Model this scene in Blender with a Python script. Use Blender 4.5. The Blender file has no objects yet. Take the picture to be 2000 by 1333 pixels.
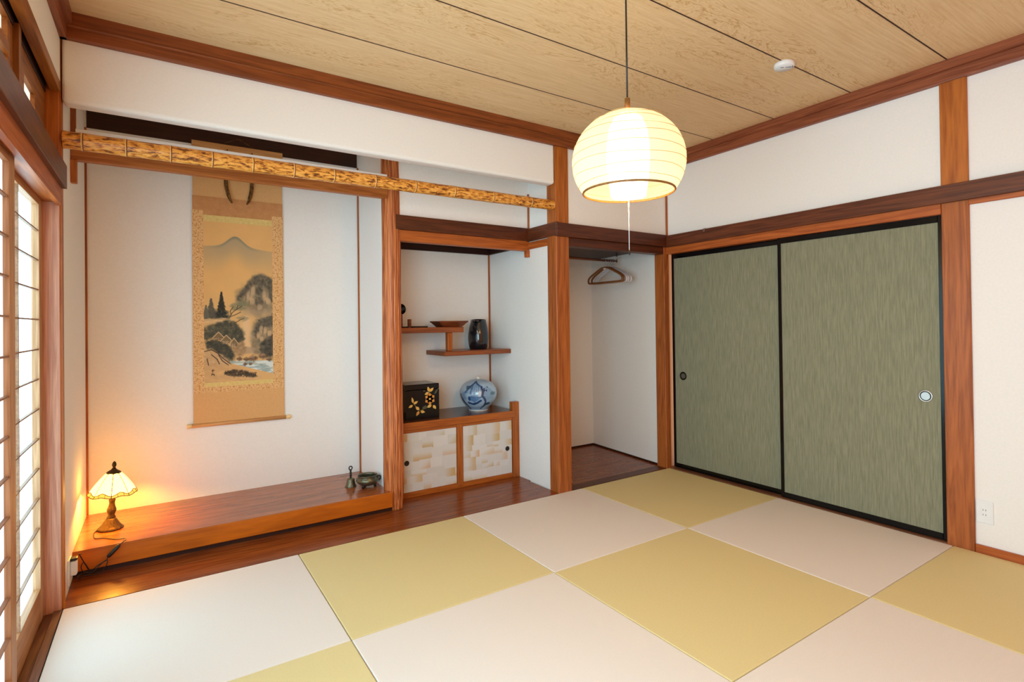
import bpy, bmesh, math, random
import numpy as np
from mathutils import Vector, Matrix

# ------------------------------------------------------------------ camera, world, light, exposure
SC = bpy.context.scene
COL = SC.collection
PI = math.pi


def lin(r, g, b):
    f = lambda c: (c / 255 / 12.92) if c / 255 <= 0.04045 else ((c / 255 + 0.055) / 1.055) ** 2.4
    return (f(r), f(g), f(b), 1.0)


def make_camera():
    cx, cy, cz, yaw, pitch, roll, f, sh = 0.34575, -2.96843, 1.18664, 0.581984, 0.008047, -0.01206, 1049.54, -41.48
    sy, cyw, sp, cp = math.sin(yaw), math.cos(yaw), math.sin(pitch), math.cos(pitch)
    fwd = Vector((sy * cp, cyw * cp, sp))
    right = Vector((cyw, -sy, 0))
    up = right.cross(fwd)
    r2 = math.cos(roll) * right + math.sin(roll) * up
    u2 = -math.sin(roll) * right + math.cos(roll) * up
    cd = bpy.data.cameras.new('camera')
    cd.sensor_width = 36.0
    cd.lens = f / 2000 * 36
    cd.shift_y = sh / 2000
    cd.clip_start = 0.02
    o = bpy.data.objects.new('camera', cd)
    COL.objects.link(o)
    o.matrix_world = Matrix(((r2.x, u2.x, -fwd.x, cx), (r2.y, u2.y, -fwd.y, cy), (r2.z, u2.z, -fwd.z, cz), (0, 0, 0, 1)))
    SC.camera = o


make_camera()
W = bpy.data.worlds.new('warm_fill')  # orange ambient fill, added to warm the room
SC.world = W
W.use_nodes = True
W.node_tree.nodes['Background'].inputs['Color'].default_value = (1.0, 0.38, 0.13, 1)
W.node_tree.nodes['Background'].inputs['Strength'].default_value = 0.95


def area(name, loc, rot, sx, sy, power, color):
    l = bpy.data.lights.new(name, 'AREA')
    l.shape = 'RECTANGLE'
    l.size, l.size_y, l.energy, l.color = sx, sy, power, color
    o = bpy.data.objects.new(name, l)
    COL.objects.link(o)
    o.location = loc
    o.rotation_euler = rot
    return o


# warm fill added through the open side behind the camera (world); window light by the left screens further back
area('screen_daylight', (-0.02, -2.60, 1.2), (0, math.radians(-90), 0), 1.5, 1.8, 90, (0.47, 0.85, 1.0))
area('transom_daylight', (-0.02, -2.4, 1.97), (0, math.radians(-90), 0), 0.3, 2.6, 18, (0.98, 0.95, 0.90))
SC.view_settings.view_transform = 'Standard'
SC.view_settings.look = 'None'
SC.view_settings.gamma = 1.0
SC.view_settings.exposure = 0.0
SC.view_settings.use_curve_mapping = False
SC.cycles.max_bounces = 10
SC.cycles.diffuse_bounces = 6
SC.cycles.transparent_max_bounces = 12
SC.cycles.sample_clamp_indirect = 6.0
SC.cycles.caustics_reflective = False
SC.cycles.caustics_refractive = False
SC.cycles.use_denoising = True


# ------------------------------------------------------------------ materials
def nodes(name):
    m = bpy.data.materials.new(name)
    m.use_nodes = True
    nt = m.node_tree
    return m, nt, nt.nodes['Principled BSDF']


def N(nt, kind, **kw):
    n = nt.nodes.new(kind)
    for k, v in kw.items():
        setattr(n, k, v)
    return n


def ramp(nt, stops):
    r = N(nt, 'ShaderNodeValToRGB')
    e = r.color_ramp.elements
    while len(e) < len(stops):
        e.new(0.5)
    for i, (p, c) in enumerate(stops):
        e[i].position = p
        e[i].color = c
    return r


def plain(name, col, rough=0.5, metal=0.0, coat=0.0, noise=0.06, scale=30, spec=0.5):
    m, nt, b = nodes(name)
    tc = N(nt, 'ShaderNodeTexCoord')
    no = N(nt, 'ShaderNodeTexNoise')
    no.inputs['Scale'].default_value = scale
    nt.links.new(tc.outputs['Object'], no.inputs['Vector'])
    r = ramp(nt, [(0.3, tuple(c * (1 - noise) for c in col[:3]) + (1,)), (0.7, tuple(min(1, c * (1 + noise)) for c in col[:3]) + (1,))])
    nt.links.new(no.outputs['Fac'], r.inputs['Fac'])
    nt.links.new(r.outputs['Color'], b.inputs['Base Color'])
    b.inputs['Roughness'].default_value = rough
    b.inputs['Metallic'].default_value = metal
    b.inputs['Coat Weight'].default_value = coat
    b.inputs['Specular IOR Level'].default_value = spec
    return m


def plaster(name, col):
    m, nt, b = nodes(name)
    tc = N(nt, 'ShaderNodeTexCoord')
    no = N(nt, 'ShaderNodeTexNoise')
    no.inputs['Scale'].default_value = 90
    no.inputs['Detail'].default_value = 6
    nt.links.new(tc.outputs['Object'], no.inputs['Vector'])
    r = ramp(nt, [(0.3, tuple(c * 0.965 for c in col[:3]) + (1,)), (0.7, col)])
    nt.links.new(no.outputs['Fac'], r.inputs['Fac'])
    nt.links.new(r.outputs['Color'], b.inputs['Base Color'])
    bp = N(nt, 'ShaderNodeBump')
    bp.inputs['Strength'].default_value = 0.12
    bp.inputs['Distance'].default_value = 0.004
    nt.links.new(no.outputs['Fac'], bp.inputs['Height'])
    nt.links.new(bp.outputs['Normal'], b.inputs['Normal'])
    b.inputs['Roughness'].default_value = 0.92
    b.inputs['Specular IOR Level'].default_value = 0.15
    return m


def wood(name, dark, light, axis, rough=0.42, fine=1.0, contrast=1.0, coat=0.0, spec=0.4, along=0.7, bump=0.05):
    """Straight-grained timber: noise stretched along the grain axis plus slow colour drift and fine fibres."""
    m, nt, b = nodes(name)
    tc = N(nt, 'ShaderNodeTexCoord')
    mp = N(nt, 'ShaderNodeMapping')
    s = [11.0 * fine] * 3
    s['xyz'.index(axis)] = along
    mp.inputs['Scale'].default_value = s
    nt.links.new(tc.outputs['Object'], mp.inputs['Vector'])
    n1 = N(nt, 'ShaderNodeTexNoise')
    n1.inputs['Scale'].default_value = 1.6
    n1.inputs['Detail'].default_value = 3
    n1.inputs['Distortion'].default_value = 0.6
    nt.links.new(mp.outputs['Vector'], n1.inputs['Vector'])
    mul = N(nt, 'ShaderNodeMath', operation='MULTIPLY')
    mul.inputs[1].default_value = 5.0
    nt.links.new(n1.outputs['Fac'], mul.inputs[0])
    fr = N(nt, 'ShaderNodeMath', operation='PINGPONG')
    fr.inputs[1].default_value = 0.5
    nt.links.new(mul.outputs[0], fr.inputs[0])
    n2 = N(nt, 'ShaderNodeTexNoise')
    n2.inputs['Scale'].default_value = 9
    n2.inputs['Detail'].default_value = 4
    nt.links.new(mp.outputs['Vector'], n2.inputs['Vector'])
    mx = N(nt, 'ShaderNodeMix', data_type='FLOAT')
    mx.inputs[0].default_value = 0.5
    nt.links.new(fr.outputs[0], mx.inputs[2])
    nt.links.new(n2.outputs['Fac'], mx.inputs[3])
    h = 0.5 * contrast
    mid = tuple((a + c) / 2 for a, c in zip(dark, light))
    r = ramp(nt, [(max(0, 0.37 - 0.34 * h), dark), (0.42, mid), (min(1, 0.46 + 0.42 * h), light)])
    nt.links.new(mx.outputs[0], r.inputs['Fac'])
    nt.links.new(r.outputs['Color'], b.inputs['Base Color'])
    bp = N(nt, 'ShaderNodeBump')
    bp.inputs['Strength'].default_value = bump
    bp.inputs['Distance'].default_value = 0.003
    nt.links.new(mx.outputs[0], bp.inputs['Height'])
    nt.links.new(bp.outputs['Normal'], b.inputs['Normal'])
    b.inputs['Roughness'].default_value = rough
    b.inputs['Specular IOR Level'].default_value = spec
    b.inputs['Coat Weight'].default_value = coat
    b.inputs['Coat Roughness'].default_value = 0.15
    return m


def ceiling_mat():
    m, nt, b = nodes('cedar_ceiling_board')
    tc = N(nt, 'ShaderNodeTexCoord')
    # every board gets its own figure: shift the lookup by the board index
    sx = N(nt, 'ShaderNodeSeparateXYZ')
    nt.links.new(tc.outputs['Object'], sx.inputs[0])
    dv = N(nt, 'ShaderNodeMath', operation='DIVIDE')
    dv.inputs[1].default_value = 0.4733
    nt.links.new(sx.outputs['Y'], dv.inputs[0])
    fl = N(nt, 'ShaderNodeMath', operation='FLOOR')
    nt.links.new(dv.outputs[0], fl.inputs[0])
    m7 = N(nt, 'ShaderNodeMath', operation='MULTIPLY')
    m7.inputs[1].default_value = 7.31
    nt.links.new(fl.outputs[0], m7.inputs[0])
    cb = N(nt, 'ShaderNodeCombineXYZ')
    nt.links.new(m7.outputs[0], cb.inputs['X'])
    nt.links.new(m7.outputs[0], cb.inputs['Z'])
    add = N(nt, 'ShaderNodeVectorMath', operation='ADD')
    nt.links.new(tc.outputs['Object'], add.inputs[0])
    nt.links.new(cb.outputs[0], add.inputs[1])
    mp = N(nt, 'ShaderNodeMapping')
    mp.inputs['Scale'].default_value = (0.9, 4.2, 1)
    nt.links.new(add.outputs[0], mp.inputs['Vector'])
    n1 = N(nt, 'ShaderNodeTexNoise')
    n1.inputs['Scale'].default_value = 1.5
    n1.inputs['Detail'].default_value = 5
    n1.inputs['Roughness'].default_value = 0.6
    n1.inputs['Distortion'].default_value = 0.5
    nt.links.new(mp.outputs[0], n1.inputs['Vector'])
    mul = N(nt, 'ShaderNodeMath', operation='MULTIPLY')
    mul.inputs[1].default_value = 13
    nt.links.new(n1.outputs['Fac'], mul.inputs[0])
    pp = N(nt, 'ShaderNodeMath', operation='PINGPONG')
    pp.inputs[1].default_value = 0.5
    nt.links.new(mul.outputs[0], pp.inputs[0])
    base, lt, ln = lin(215, 180, 132), lin(228, 199, 156), lin(188, 144, 92)
    r1 = ramp(nt, [(0.0, ln), (0.06, base), (0.3, lt), (0.5, base)])
    nt.links.new(pp.outputs[0], r1.inputs['Fac'])
    # patchiness so the flame figure comes and goes
    n3 = N(nt, 'ShaderNodeTexNoise')
    n3.inputs['Scale'].default_value = 1.3
    n3.inputs['Detail'].default_value = 3
    nt.links.new(mp.outputs[0], n3.inputs['Vector'])
    r3 = ramp(nt, [(0.42, (0.15, 0.15, 0.15, 1)), (0.62, (1, 1, 1, 1))])
    nt.links.new(n3.outputs['Fac'], r3.inputs['Fac'])
    mp2 = N(nt, 'ShaderNodeMapping')
    mp2.inputs['Scale'].default_value = (2.0, 45, 1)
    nt.links.new(add.outputs[0], mp2.inputs['Vector'])
    n4 = N(nt, 'ShaderNodeTexNoise')
    n4.inputs['Scale'].default_value = 2
    n4.inputs['Detail'].default_value = 5
    nt.links.new(mp2.outputs[0], n4.inputs['Vector'])
    r4 = ramp(nt, [(0.35, lin(216, 182, 136)), (0.65, lin(229, 201, 158))])
    nt.links.new(n4.outputs['Fac'], r4.inputs['Fac'])
    mx = N(nt, 'ShaderNodeMix', data_type='RGBA')
    nt.links.new(r3.outputs['Color'], mx.inputs[0])
    nt.links.new(r4.outputs['Color'], mx.inputs[6])
    nt.links.new(r1.outputs['Color'], mx.inputs[7])
    nt.links.new(mx.outputs[2], b.inputs['Base Color'])
    b.inputs['Roughness'].default_value = 0.55
    b.inputs['Specular IOR Level'].default_value = 0.25
    return m


def tatami_mat_material(name, c1, c2, axis):
    m, nt, b = nodes(name)
    tc = N(nt, 'ShaderNodeTexCoord')
    wv = N(nt, 'ShaderNodeTexWave', wave_type='BANDS', bands_direction=axis)
    wv.inputs['Scale'].default_value = 75
    wv.inputs['Distortion'].default_value = 0.4
    wv.inputs['Detail'].default_value = 1
    nt.links.new(tc.outputs['Object'], wv.inputs['Vector'])
    no = N(nt, 'ShaderNodeTexNoise')
    no.inputs['Scale'].default_value = 140
    no.inputs['Detail'].default_value = 3
    nt.links.new(tc.outputs['Object'], no.inputs['Vector'])
    mx = N(nt, 'ShaderNodeMix', data_type='FLOAT')
    mx.inputs[0].default_value = 0.45
    nt.links.new(wv.outputs['Fac'], mx.inputs[2])
    nt.links.new(no.outputs['Fac'], mx.inputs[3])
    r = ramp(nt, [(0.2, c1), (0.8, c2)])
    nt.links.new(mx.outputs[0], r.inputs['Fac'])
    nt.links.new(r.outputs['Color'], b.inputs['Base Color'])
    bp = N(nt, 'ShaderNodeBump')
    bp.inputs['Strength'].default_value = 0.15
    bp.inputs['Distance'].default_value = 0.002
    nt.links.new(mx.outputs[0], bp.inputs['Height'])
    nt.links.new(bp.outputs['Normal'], b.inputs['Normal'])
    b.inputs['Roughness'].default_value = 0.7
    b.inputs['Specular IOR Level'].default_value = 0.25
    return m


def streaked(name, stops, scale, rough=0.85, detail=6):
    m, nt, b = nodes(name)
    tc = N(nt, 'ShaderNodeTexCoord')
    mp = N(nt, 'ShaderNodeMapping')
    mp.inputs['Scale'].default_value = scale
    nt.links.new(tc.outputs['Object'], mp.inputs['Vector'])
    no = N(nt, 'ShaderNodeTexNoise')
    no.inputs['Scale'].default_value = 1.0
    no.inputs['Detail'].default_value = detail
    no.inputs['Roughness'].default_value = 0.65
    nt.links.new(mp.outputs[0], no.inputs['Vector'])
    r = ramp(nt, stops)
    nt.links.new(no.outputs['Fac'], r.inputs['Fac'])
    nt.links.new(r.outputs['Color'], b.inputs['Base Color'])
    b.inputs['Roughness'].default_value = rough
    b.inputs['Specular IOR Level'].default_value = 0.2
    return m


def glow(name, col, strength, base=None):
    m, nt, b = nodes(name)
    b.inputs['Base Color'].default_value = base or col
    b.inputs['Emission Color'].default_value = col
    b.inputs['Emission Strength'].default_value = strength
    b.inputs['Roughness'].default_value = 0.6
    return m


def painted(name, rough=0.85, coat=0.0):
    """The colours of a picture or glaze, carried by the mesh as a colour attribute."""
    m, nt, b = nodes(name)
    a = N(nt, 'ShaderNodeAttribute', attribute_name='pigment')
    nt.links.new(a.outputs['Color'], b.inputs['Base Color'])
    b.inputs['Roughness'].default_value = rough
    b.inputs['Coat Weight'].default_value = coat
    b.inputs['Coat Roughness'].default_value = 0.05
    return m


def bamboo_mat():
    m, nt, b = nodes('mottled_bamboo')
    tc = N(nt, 'ShaderNodeTexCoord')
    mp = N(nt, 'ShaderNodeMapping')
    mp.inputs['Scale'].default_value = (26, 80, 80)
    nt.links.new(tc.outputs['Object'], mp.inputs['Vector'])
    no = N(nt, 'ShaderNodeTexNoise')
    no.inputs['Scale'].default_value = 1.0
    no.inputs['Detail'].default_value = 4
    no.inputs['Roughness'].default_value = 0.65
    no.inputs['Distortion'].default_value = 0.5
    nt.links.new(mp.outputs[0], no.inputs['Vector'])
    r = ramp(nt, [(0.38, lin(96, 50, 16)), (0.46, lin(190, 118, 42)), (0.53, lin(226, 160, 70)), (0.75, lin(240, 190, 104))])
    nt.links.new(no.outputs['Fac'], r.inputs['Fac'])
    nt.links.new(r.outputs['Color'], b.inputs['Base Color'])
    b.inputs['Roughness'].default_value = 0.32
    return m


def washi_mat(name, strength, col, trans):
    """Lit lantern paper: a thin sheet that glows, lets some light pass and is slightly see-through."""
    m, nt, b = nodes(name)
    out = nt.nodes['Material Output']
    nt.nodes.remove(b)
    em = N(nt, 'ShaderNodeEmission')
    em.inputs['Color'].default_value = col
    em.inputs['Strength'].default_value = strength
    tl = N(nt, 'ShaderNodeBsdfTranslucent')
    tl.inputs['Color'].default_value = (0.84, 0.74, 0.55, 1)
    df = N(nt, 'ShaderNodeBsdfDiffuse')
    df.inputs['Color'].default_value = (0.80, 0.72, 0.56, 1)
    tr = N(nt, 'ShaderNodeBsdfTransparent')
    m1 = N(nt, 'ShaderNodeMixShader')
    m1.inputs[0].default_value = 0.5
    nt.links.new(tl.outputs[0], m1.inputs[1])
    nt.links.new(df.outputs[0], m1.inputs[2])
    m2 = N(nt, 'ShaderNodeMixShader')
    m2.inputs[0].default_value = trans
    nt.links.new(m1.outputs[0], m2.inputs[1])
    nt.links.new(tr.outputs[0], m2.inputs[2])
    ad = N(nt, 'ShaderNodeAddShader')
    nt.links.new(m2.outputs[0], ad.inputs[0])
    nt.links.new(em.outputs[0], ad.inputs[1])
    nt.links.new(ad.outputs[0], out.inputs['Surface'])
    return m


M = {}
M['plaster'] = plaster('cream_plaster', lin(238, 238, 237))
M['post_z'] = wood('cedar_post', lin(134, 68, 26), lin(186, 106, 48), 'z', 0.45, 1.0)
M['post_lt'] = wood('honey_cedar_post', lin(150, 78, 24), lin(196, 116, 44), 'z', 0.45, 0.8)
M['post_pink'] = wood('lightened_cedar_post', lin(180, 120, 98), lin(230, 174, 146), 'z', 0.5, 2.2)  # base colour lightened to make up for the weak light on this post
M['toko_z'] = wood('shaved_alcove_post', lin(140, 66, 26), lin(230, 146, 86), 'z', 0.38, 3.0, 0.5, bump=0.35)
M['nageshi_x'] = wood('dark_cedar_beam', lin(66, 29, 13), lin(104, 50, 24), 'x', 0.42)
M['nageshi_y'] = wood('dark_cedar_beam_side', lin(72, 33, 16), lin(116, 60, 32), 'y', 0.42)
M['kamoi_x'] = wood('cedar_head_rail', lin(138, 66, 24), lin(190, 104, 42), 'x', 0.42)
M['kamoi_y'] = wood('cedar_head_rail_side', lin(150, 72, 26), lin(196, 108, 48), 'y', 0.42)
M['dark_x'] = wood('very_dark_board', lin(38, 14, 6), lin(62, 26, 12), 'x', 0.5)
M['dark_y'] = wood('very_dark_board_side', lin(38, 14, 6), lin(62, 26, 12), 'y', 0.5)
M['mould_x'] = wood('ceiling_cornice', lin(108, 52, 20), lin(150, 80, 34), 'x', 0.45)
M['mould_y'] = wood('ceiling_cornice_side', lin(116, 58, 34), lin(158, 92, 60), 'y', 0.45)
M['floor_x'] = wood('polished_floor_board', lin(104, 46, 16), lin(150, 80, 34), 'x', 0.24, 0.8, 1.0, 0.0, 0.35)
M['plat_x'] = wood('alcove_platform_board', lin(128, 68, 34), lin(178, 104, 58), 'x', 0.22, 0.7, 1.0, 0.25)
M['platf_x'] = wood('alcove_front_beam', lin(168, 82, 8), lin(208, 108, 16), 'x', 0.4, 0.6)
M['lintel_x'] = wood('alcove_lintel', lin(140, 74, 26), lin(190, 116, 52), 'x', 0.45, 1.4)
M['shelf_x'] = wood('shelf_board', lin(110, 52, 20), lin(156, 84, 36), 'x', 0.32, 1.0, 1.0, 0.15)
M['cab_x'] = wood('cabinet_timber', lin(140, 70, 20), lin(186, 104, 36), 'x', 0.36)
M['cab_z'] = wood('cabinet_post_timber', lin(140, 70, 20), lin(186, 104, 36), 'z', 0.36)
M['cabtop_x'] = wood('cabinet_top_board', lin(66, 32, 14), lin(104, 58, 28), 'x', 0.22, 0.8, 1.0, 0.0, 0.4)
M['shoji_z'] = wood('screen_timber', lin(160, 112, 76), lin(206, 158, 116), 'z', 0.5, 1.6)
M['shoji_y'] = wood('screen_timber_rail', lin(150, 98, 58), lin(196, 140, 94), 'y', 0.5, 1.6)
M['lattice_y'] = wood('screen_lattice', lin(128, 88, 62), lin(166, 120, 88), 'y', 0.5, 1.6)
M['sill_y'] = wood('sill_timber', lin(92, 54, 34), lin(140, 92, 64), 'y', 0.45)
M['ranma_y'] = wood('transom_timber', lin(120, 66, 22), lin(172, 108, 44), 'y', 0.45)
M['ranma_z'] = wood('transom_post', lin(110, 62, 18), lin(158, 98, 36), 'z', 0.45)
M['ceiling'] = ceiling_mat()
M['gap'] = plain('board_joint', lin(60, 28, 12), 0.8)
M['green_mat'] = tatami_mat_material('green_rush', lin(211, 193, 137), lin(225, 209, 160), 'X')
M['green_mat_y'] = M['green_mat']
M['cream_mat'] = tatami_mat_material('cream_rush', lin(222, 213, 206), lin(232, 224, 218), 'Y')
M['fusuma'] = streaked('green_woven_paper', [(0.25, lin(112, 115, 94)), (0.5, lin(132, 133, 111)), (0.75, lin(150, 148, 126))], (1, 130, 9))
M['black_lacquer'] = plain('black_lacquer', lin(6, 7, 9), 0.18, spec=0.3)
M['chrome'] = plain('satin_chrome', lin(205, 212, 215), 0.3, 0.9)
M['pull_dish'] = plain('pale_pull_dish', lin(196, 208, 212), 0.35, 0.4)
M['dull_dish'] = plain('dull_pull_dish', lin(96, 94, 84), 0.4, 0.3)
M['dark_bronze'] = plain('dark_bronze', lin(40, 34, 28), 0.4, 0.7)
M['white_plastic'] = plain('white_plastic', lin(232, 236, 240), 0.35, 0, 0, 0.02)
M['grey_detail'] = plain('grey_slot', lin(110, 112, 118), 0.5)
M['blue_ink'] = plain('blue_print', lin(84, 116, 150), 0.6)
M['bamboo'] = bamboo_mat()
M['bamboo_node'] = plain('bamboo_node', lin(128, 74, 26), 0.4, noise=0.2)
M['bamboo_ring'] = plain('bamboo_ring', lin(240, 200, 130), 0.4, noise=0.1)
M['paper_lit'] = glow('backlit_shoji_paper', (0.46, 0.84, 1.0, 1), 5.0, (0.8, 0.8, 0.8, 1))
M['paper_blue'] = glow('backlit_shoji_paper_near', (0.66, 0.86, 1.0, 1), 1.3, (0.8, 0.8, 0.8, 1))
M['paper_ranma'] = glow('backlit_transom_paper', (0.95, 0.95, 0.80, 1), 1.0, (0.8, 0.8, 0.7, 1))
M['mount'] = streaked('scroll_silk_mount', [(0.3, lin(210, 162, 108)), (0.7, lin(218, 172, 118))], (120, 1, 60), 0.8)
M['mount_dark'] = streaked('scroll_upper_silk', [(0.3, lin(186, 130, 82)), (0.7, lin(202, 148, 98))], (30, 1, 30), 0.8)
M['brocade'] = streaked('scroll_gold_brocade', [(0.36, lin(186, 134, 78)), (0.47, lin(212, 162, 104)), (0.53, lin(232, 196, 146)), (0.62, lin(206, 154, 96))], (85, 1, 85), 0.6, 2)
M['gold_band'] = streaked('scroll_gold_band', [(0.3, lin(206, 178, 104)), (0.7, lin(226, 202, 136))], (60, 1, 60), 0.55)
M['roller'] = wood('scroll_roller', lin(186, 134, 80), lin(214, 164, 106), 'x', 0.45)
M['ivory'] = plain('pale_end_knob', lin(232, 200, 140), 0.35)
M['ribbon'] = streaked('brown_brocade_ribbon', [(0.4, lin(70, 46, 20)), (0.6, lin(130, 92, 46))], (80, 80, 40), 0.7)
M['paint'] = painted('ink_and_colour_on_silk', 0.9)
M['porcelain'] = painted('blue_and_white_glaze', 0.12, 0.4)
M['doorpaper'] = painted('patched_door_paper', 0.85)
M['bronze'] = plain('aged_bronze', lin(104, 102, 84), 0.35, 0.75, 0, 0.35, 60)
M['bronze_dark'] = plain('blackened_bronze', lin(44, 42, 38), 0.45, 0.6)
M['lamp_bronze'] = plain('antique_brass_casting', lin(74, 54, 24), 0.5, 0.6, 0, 0.5, 120)
M['black_glaze'] = plain('black_glaze', lin(22, 25, 32), 0.16, 0, 0.5, 0.3, 14)
M['gold_leaf'] = plain('gold_leaf_inlay', lin(226, 190, 104), 0.35, 0.25)
M['gold_petal'] = plain('gold_petal_inlay', lin(220, 156, 74), 0.35, 0.25)
M['green_leaf'] = plain('dull_green_inlay', lin(70, 80, 62), 0.4)
M['black_plastic'] = plain('black_cord', lin(24, 18, 16), 0.4)
M['brown_plastic'] = plain('brown_wood_hanger', lin(120, 74, 36), 0.4)
M['white_hanger'] = plain('pale_grey_hanger', lin(200, 196, 200), 0.35)
M['steel'] = plain('hook_steel', lin(150, 150, 150), 0.3, 0.9)
M['rod'] = wood('hanging_rail_timber', lin(96, 50, 26), lin(140, 84, 48), 'x', 0.4)
M['tray'] = wood('tray_timber', lin(92, 44, 22), lin(136, 72, 38), 'x', 0.35)
M['light_board'] = wood('pale_board', lin(190, 142, 90), lin(214, 170, 118), 'z', 0.5)
M['pendant_outer'] = washi_mat('lantern_outer_paper', 0.13, (1.0, 0.83, 0.54, 1), 0.30)
M['pendant_inner'] = glow('lantern_inner_paper', (1.0, 0.84, 0.56, 1), 4.2, (0.9, 0.85, 0.7, 1))
M['rib'] = plain('lantern_rib', lin(196, 158, 92), 0.6)
M['rim'] = wood('lantern_rim_wood', lin(104, 66, 26), lin(150, 104, 48), 'x', 0.45, 1)
M['shade_glass'] = glow('lit_cream_glass', (1.0, 0.46, 0.08, 1), 8.0, (0.9, 0.7, 0.3, 1))
M['shade_amber'] = glow('lit_amber_glass', (1.0, 0.50, 0.06, 1), 1.1, (0.8, 0.5, 0.1, 1))
M['lead'] = plain('lead_came', lin(84, 56, 18), 0.5, 0.3)


# ------------------------------------------------------------------ mesh helpers
class MB:
    """collects shapes, then links them as ONE mesh object"""

    def __init__(self):
        self.bm = bmesh.new()
        self.mi = 0

    def _tag(self, faces):
        for f in faces:
            f.material_index = self.mi

    def box(self, x0, x1, y0, y1, z0, z1, bevel=0.0, seg=1):
        x0, x1 = min(x0, x1), max(x0, x1)
        y0, y1 = min(y0, y1), max(y0, y1)
        z0, z1 = min(z0, z1), max(z0, z1)
        v = [self.bm.verts.new(p) for p in ((x0, y0, z0), (x1, y0, z0), (x1, y1, z0), (x0, y1, z0), (x0, y0, z1), (x1, y0, z1), (x1, y1, z1), (x0, y1, z1))]
        fs = [self.bm.faces.new([v[i] for i in q]) for q in ((0, 3, 2, 1), (4, 5, 6, 7), (0, 1, 5, 4), (1, 2, 6, 5), (2, 3, 7, 6), (3, 0, 4, 7))]
        self._tag(fs)
        if bevel > 0:
            es = set(e for f in fs for e in f.edges)
            r = bmesh.ops.bevel(self.bm, geom=list(es), offset=bevel, segments=seg, affect='EDGES', profile=0.5)
            self._tag(r['faces'])
        return self

    def hexa(self, pts):
        """eight corners: four below (ccw from above) then four above"""
        v = [self.bm.verts.new(p) for p in pts]
        self._tag([self.bm.faces.new([v[i] for i in q]) for q in ((0, 3, 2, 1), (4, 5, 6, 7), (0, 1, 5, 4), (1, 2, 6, 5), (2, 3, 7, 6), (3, 0, 4, 7))])
        return self

    def prism(self, poly, a, b, fn):
        """poly of (u,v) extruded from a to b; fn(u,v,w) gives the point"""
        A = [self.bm.verts.new(fn(u, v, a)) for u, v in poly]
        B = [self.bm.verts.new(fn(u, v, b)) for u, v in poly]
        n = len(poly)
        fs = [self.bm.faces.new(A), self.bm.faces.new(B[::-1])]
        for i in range(n):
            fs.append(self.bm.faces.new((A[i], B[i], B[(i + 1) % n], A[(i + 1) % n])))
        self._tag(fs)
        return self

    def lathe(self, prof, c=(0, 0, 0), seg=40, fn=None, smooth=True):
        rings = []
        for r, z in prof:
            if r < 1e-6:
                rings.append([self.bm.verts.new((c[0], c[1], c[2] + z))])
            else:
                ring = []
                for k in range(seg):
                    a = 2 * PI * k / seg
                    rr = r if fn is None else fn(r, z, a)
                    ring.append(self.bm.verts.new((c[0] + rr * math.cos(a), c[1] + rr * math.sin(a), c[2] + z)))
                rings.append(ring)
        fs = []
        for A, B in zip(rings, rings[1:]):
            for k in range(seg):
                k2 = (k + 1) % seg
                if len(A) == 1 and len(B) == 1:
                    continue
                if len(A) == 1:
                    fs.append(self.bm.faces.new((A[0], B[k2], B[k])))
                elif len(B) == 1:
                    fs.append(self.bm.faces.new((A[k], A[k2], B[0])))
                else:
                    fs.append(self.bm.faces.new((A[k], A[k2], B[k2], B[k])))
        if len(rings[0]) > 1 and prof[0][0] > 0 and getattr(self, 'cap', False):
            fs.append(self.bm.faces.new(rings[0][::-1]))
            fs.append(self.bm.faces.new(rings[-1]))
        for f in fs:
            f.smooth = smooth
        self._tag(fs)
        return self

    def tube(self, pts, r, seg=10, closed=False, smooth=True):
        P = [Vector(p) for p in pts]
        n = len(P)
        R = r if isinstance(r, (list, tuple)) else [r] * n
        rings = []
        prev = None
        for i in range(n):
            if closed:
                t = (P[(i + 1) % n] - P[i - 1])
            else:
                t = (P[min(i + 1, n - 1)] - P[max(i - 1, 0)])
            t.normalize()
            if prev is None:
                a = Vector((0, 0, 1)) if abs(t.z) < 0.9 else Vector((1, 0, 0))
                u = t.cross(a).normalized()
            else:
                u = (prev - t * prev.dot(t)).normalized()
            prev = u
            w = t.cross(u)
            rings.append([self.bm.verts.new(P[i] + R[i] * (math.cos(2 * PI * k / seg) * u + math.sin(2 * PI * k / seg) * w)) for k in range(seg)])
        fs = []
        m = n if closed else n - 1
        for i in range(m):
            A, B = rings[i], rings[(i + 1) % n]
            for k in range(seg):
                fs.append(self.bm.faces.new((A[k], A[(k + 1) % seg], B[(k + 1) % seg], B[k])))
        if not closed:
            fs.append(self.bm.faces.new(rings[0][::-1]))
            fs.append(self.bm.faces.new(rings[-1]))
        for f in fs:
            f.smooth = smooth
        self._tag(fs)
        return self

    def strip(self, A, B, t, nrm):
        """a band between two rows of points with thickness t along nrm"""
        n = len(A)
        nv = Vector(nrm) * t
        a0 = [self.bm.verts.new(p) for p in A]
        b0 = [self.bm.verts.new(p) for p in B]
        a1 = [self.bm.verts.new(Vector(p) + nv) for p in A]
        b1 = [self.bm.verts.new(Vector(p) + nv) for p in B]
        fs = []
        for i in range(n - 1):
            fs.append(self.bm.faces.new((a0[i], a0[i + 1], b0[i + 1], b0[i])))
            fs.append(self.bm.faces.new((a1[i], b1[i], b1[i + 1], a1[i + 1])))
            fs.append(self.bm.faces.new((a0[i], a1[i], a1[i + 1], a0[i + 1])))
            fs.append(self.bm.faces.new((b0[i], b0[i + 1], b1[i + 1], b1[i])))
        fs.append(self.bm.faces.new((a0[0], b0[0], b1[0], a1[0])))
        fs.append(self.bm.faces.new((a0[-1], a1[-1], b1[-1], b0[-1])))
        self._tag(fs)
        return self

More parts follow.
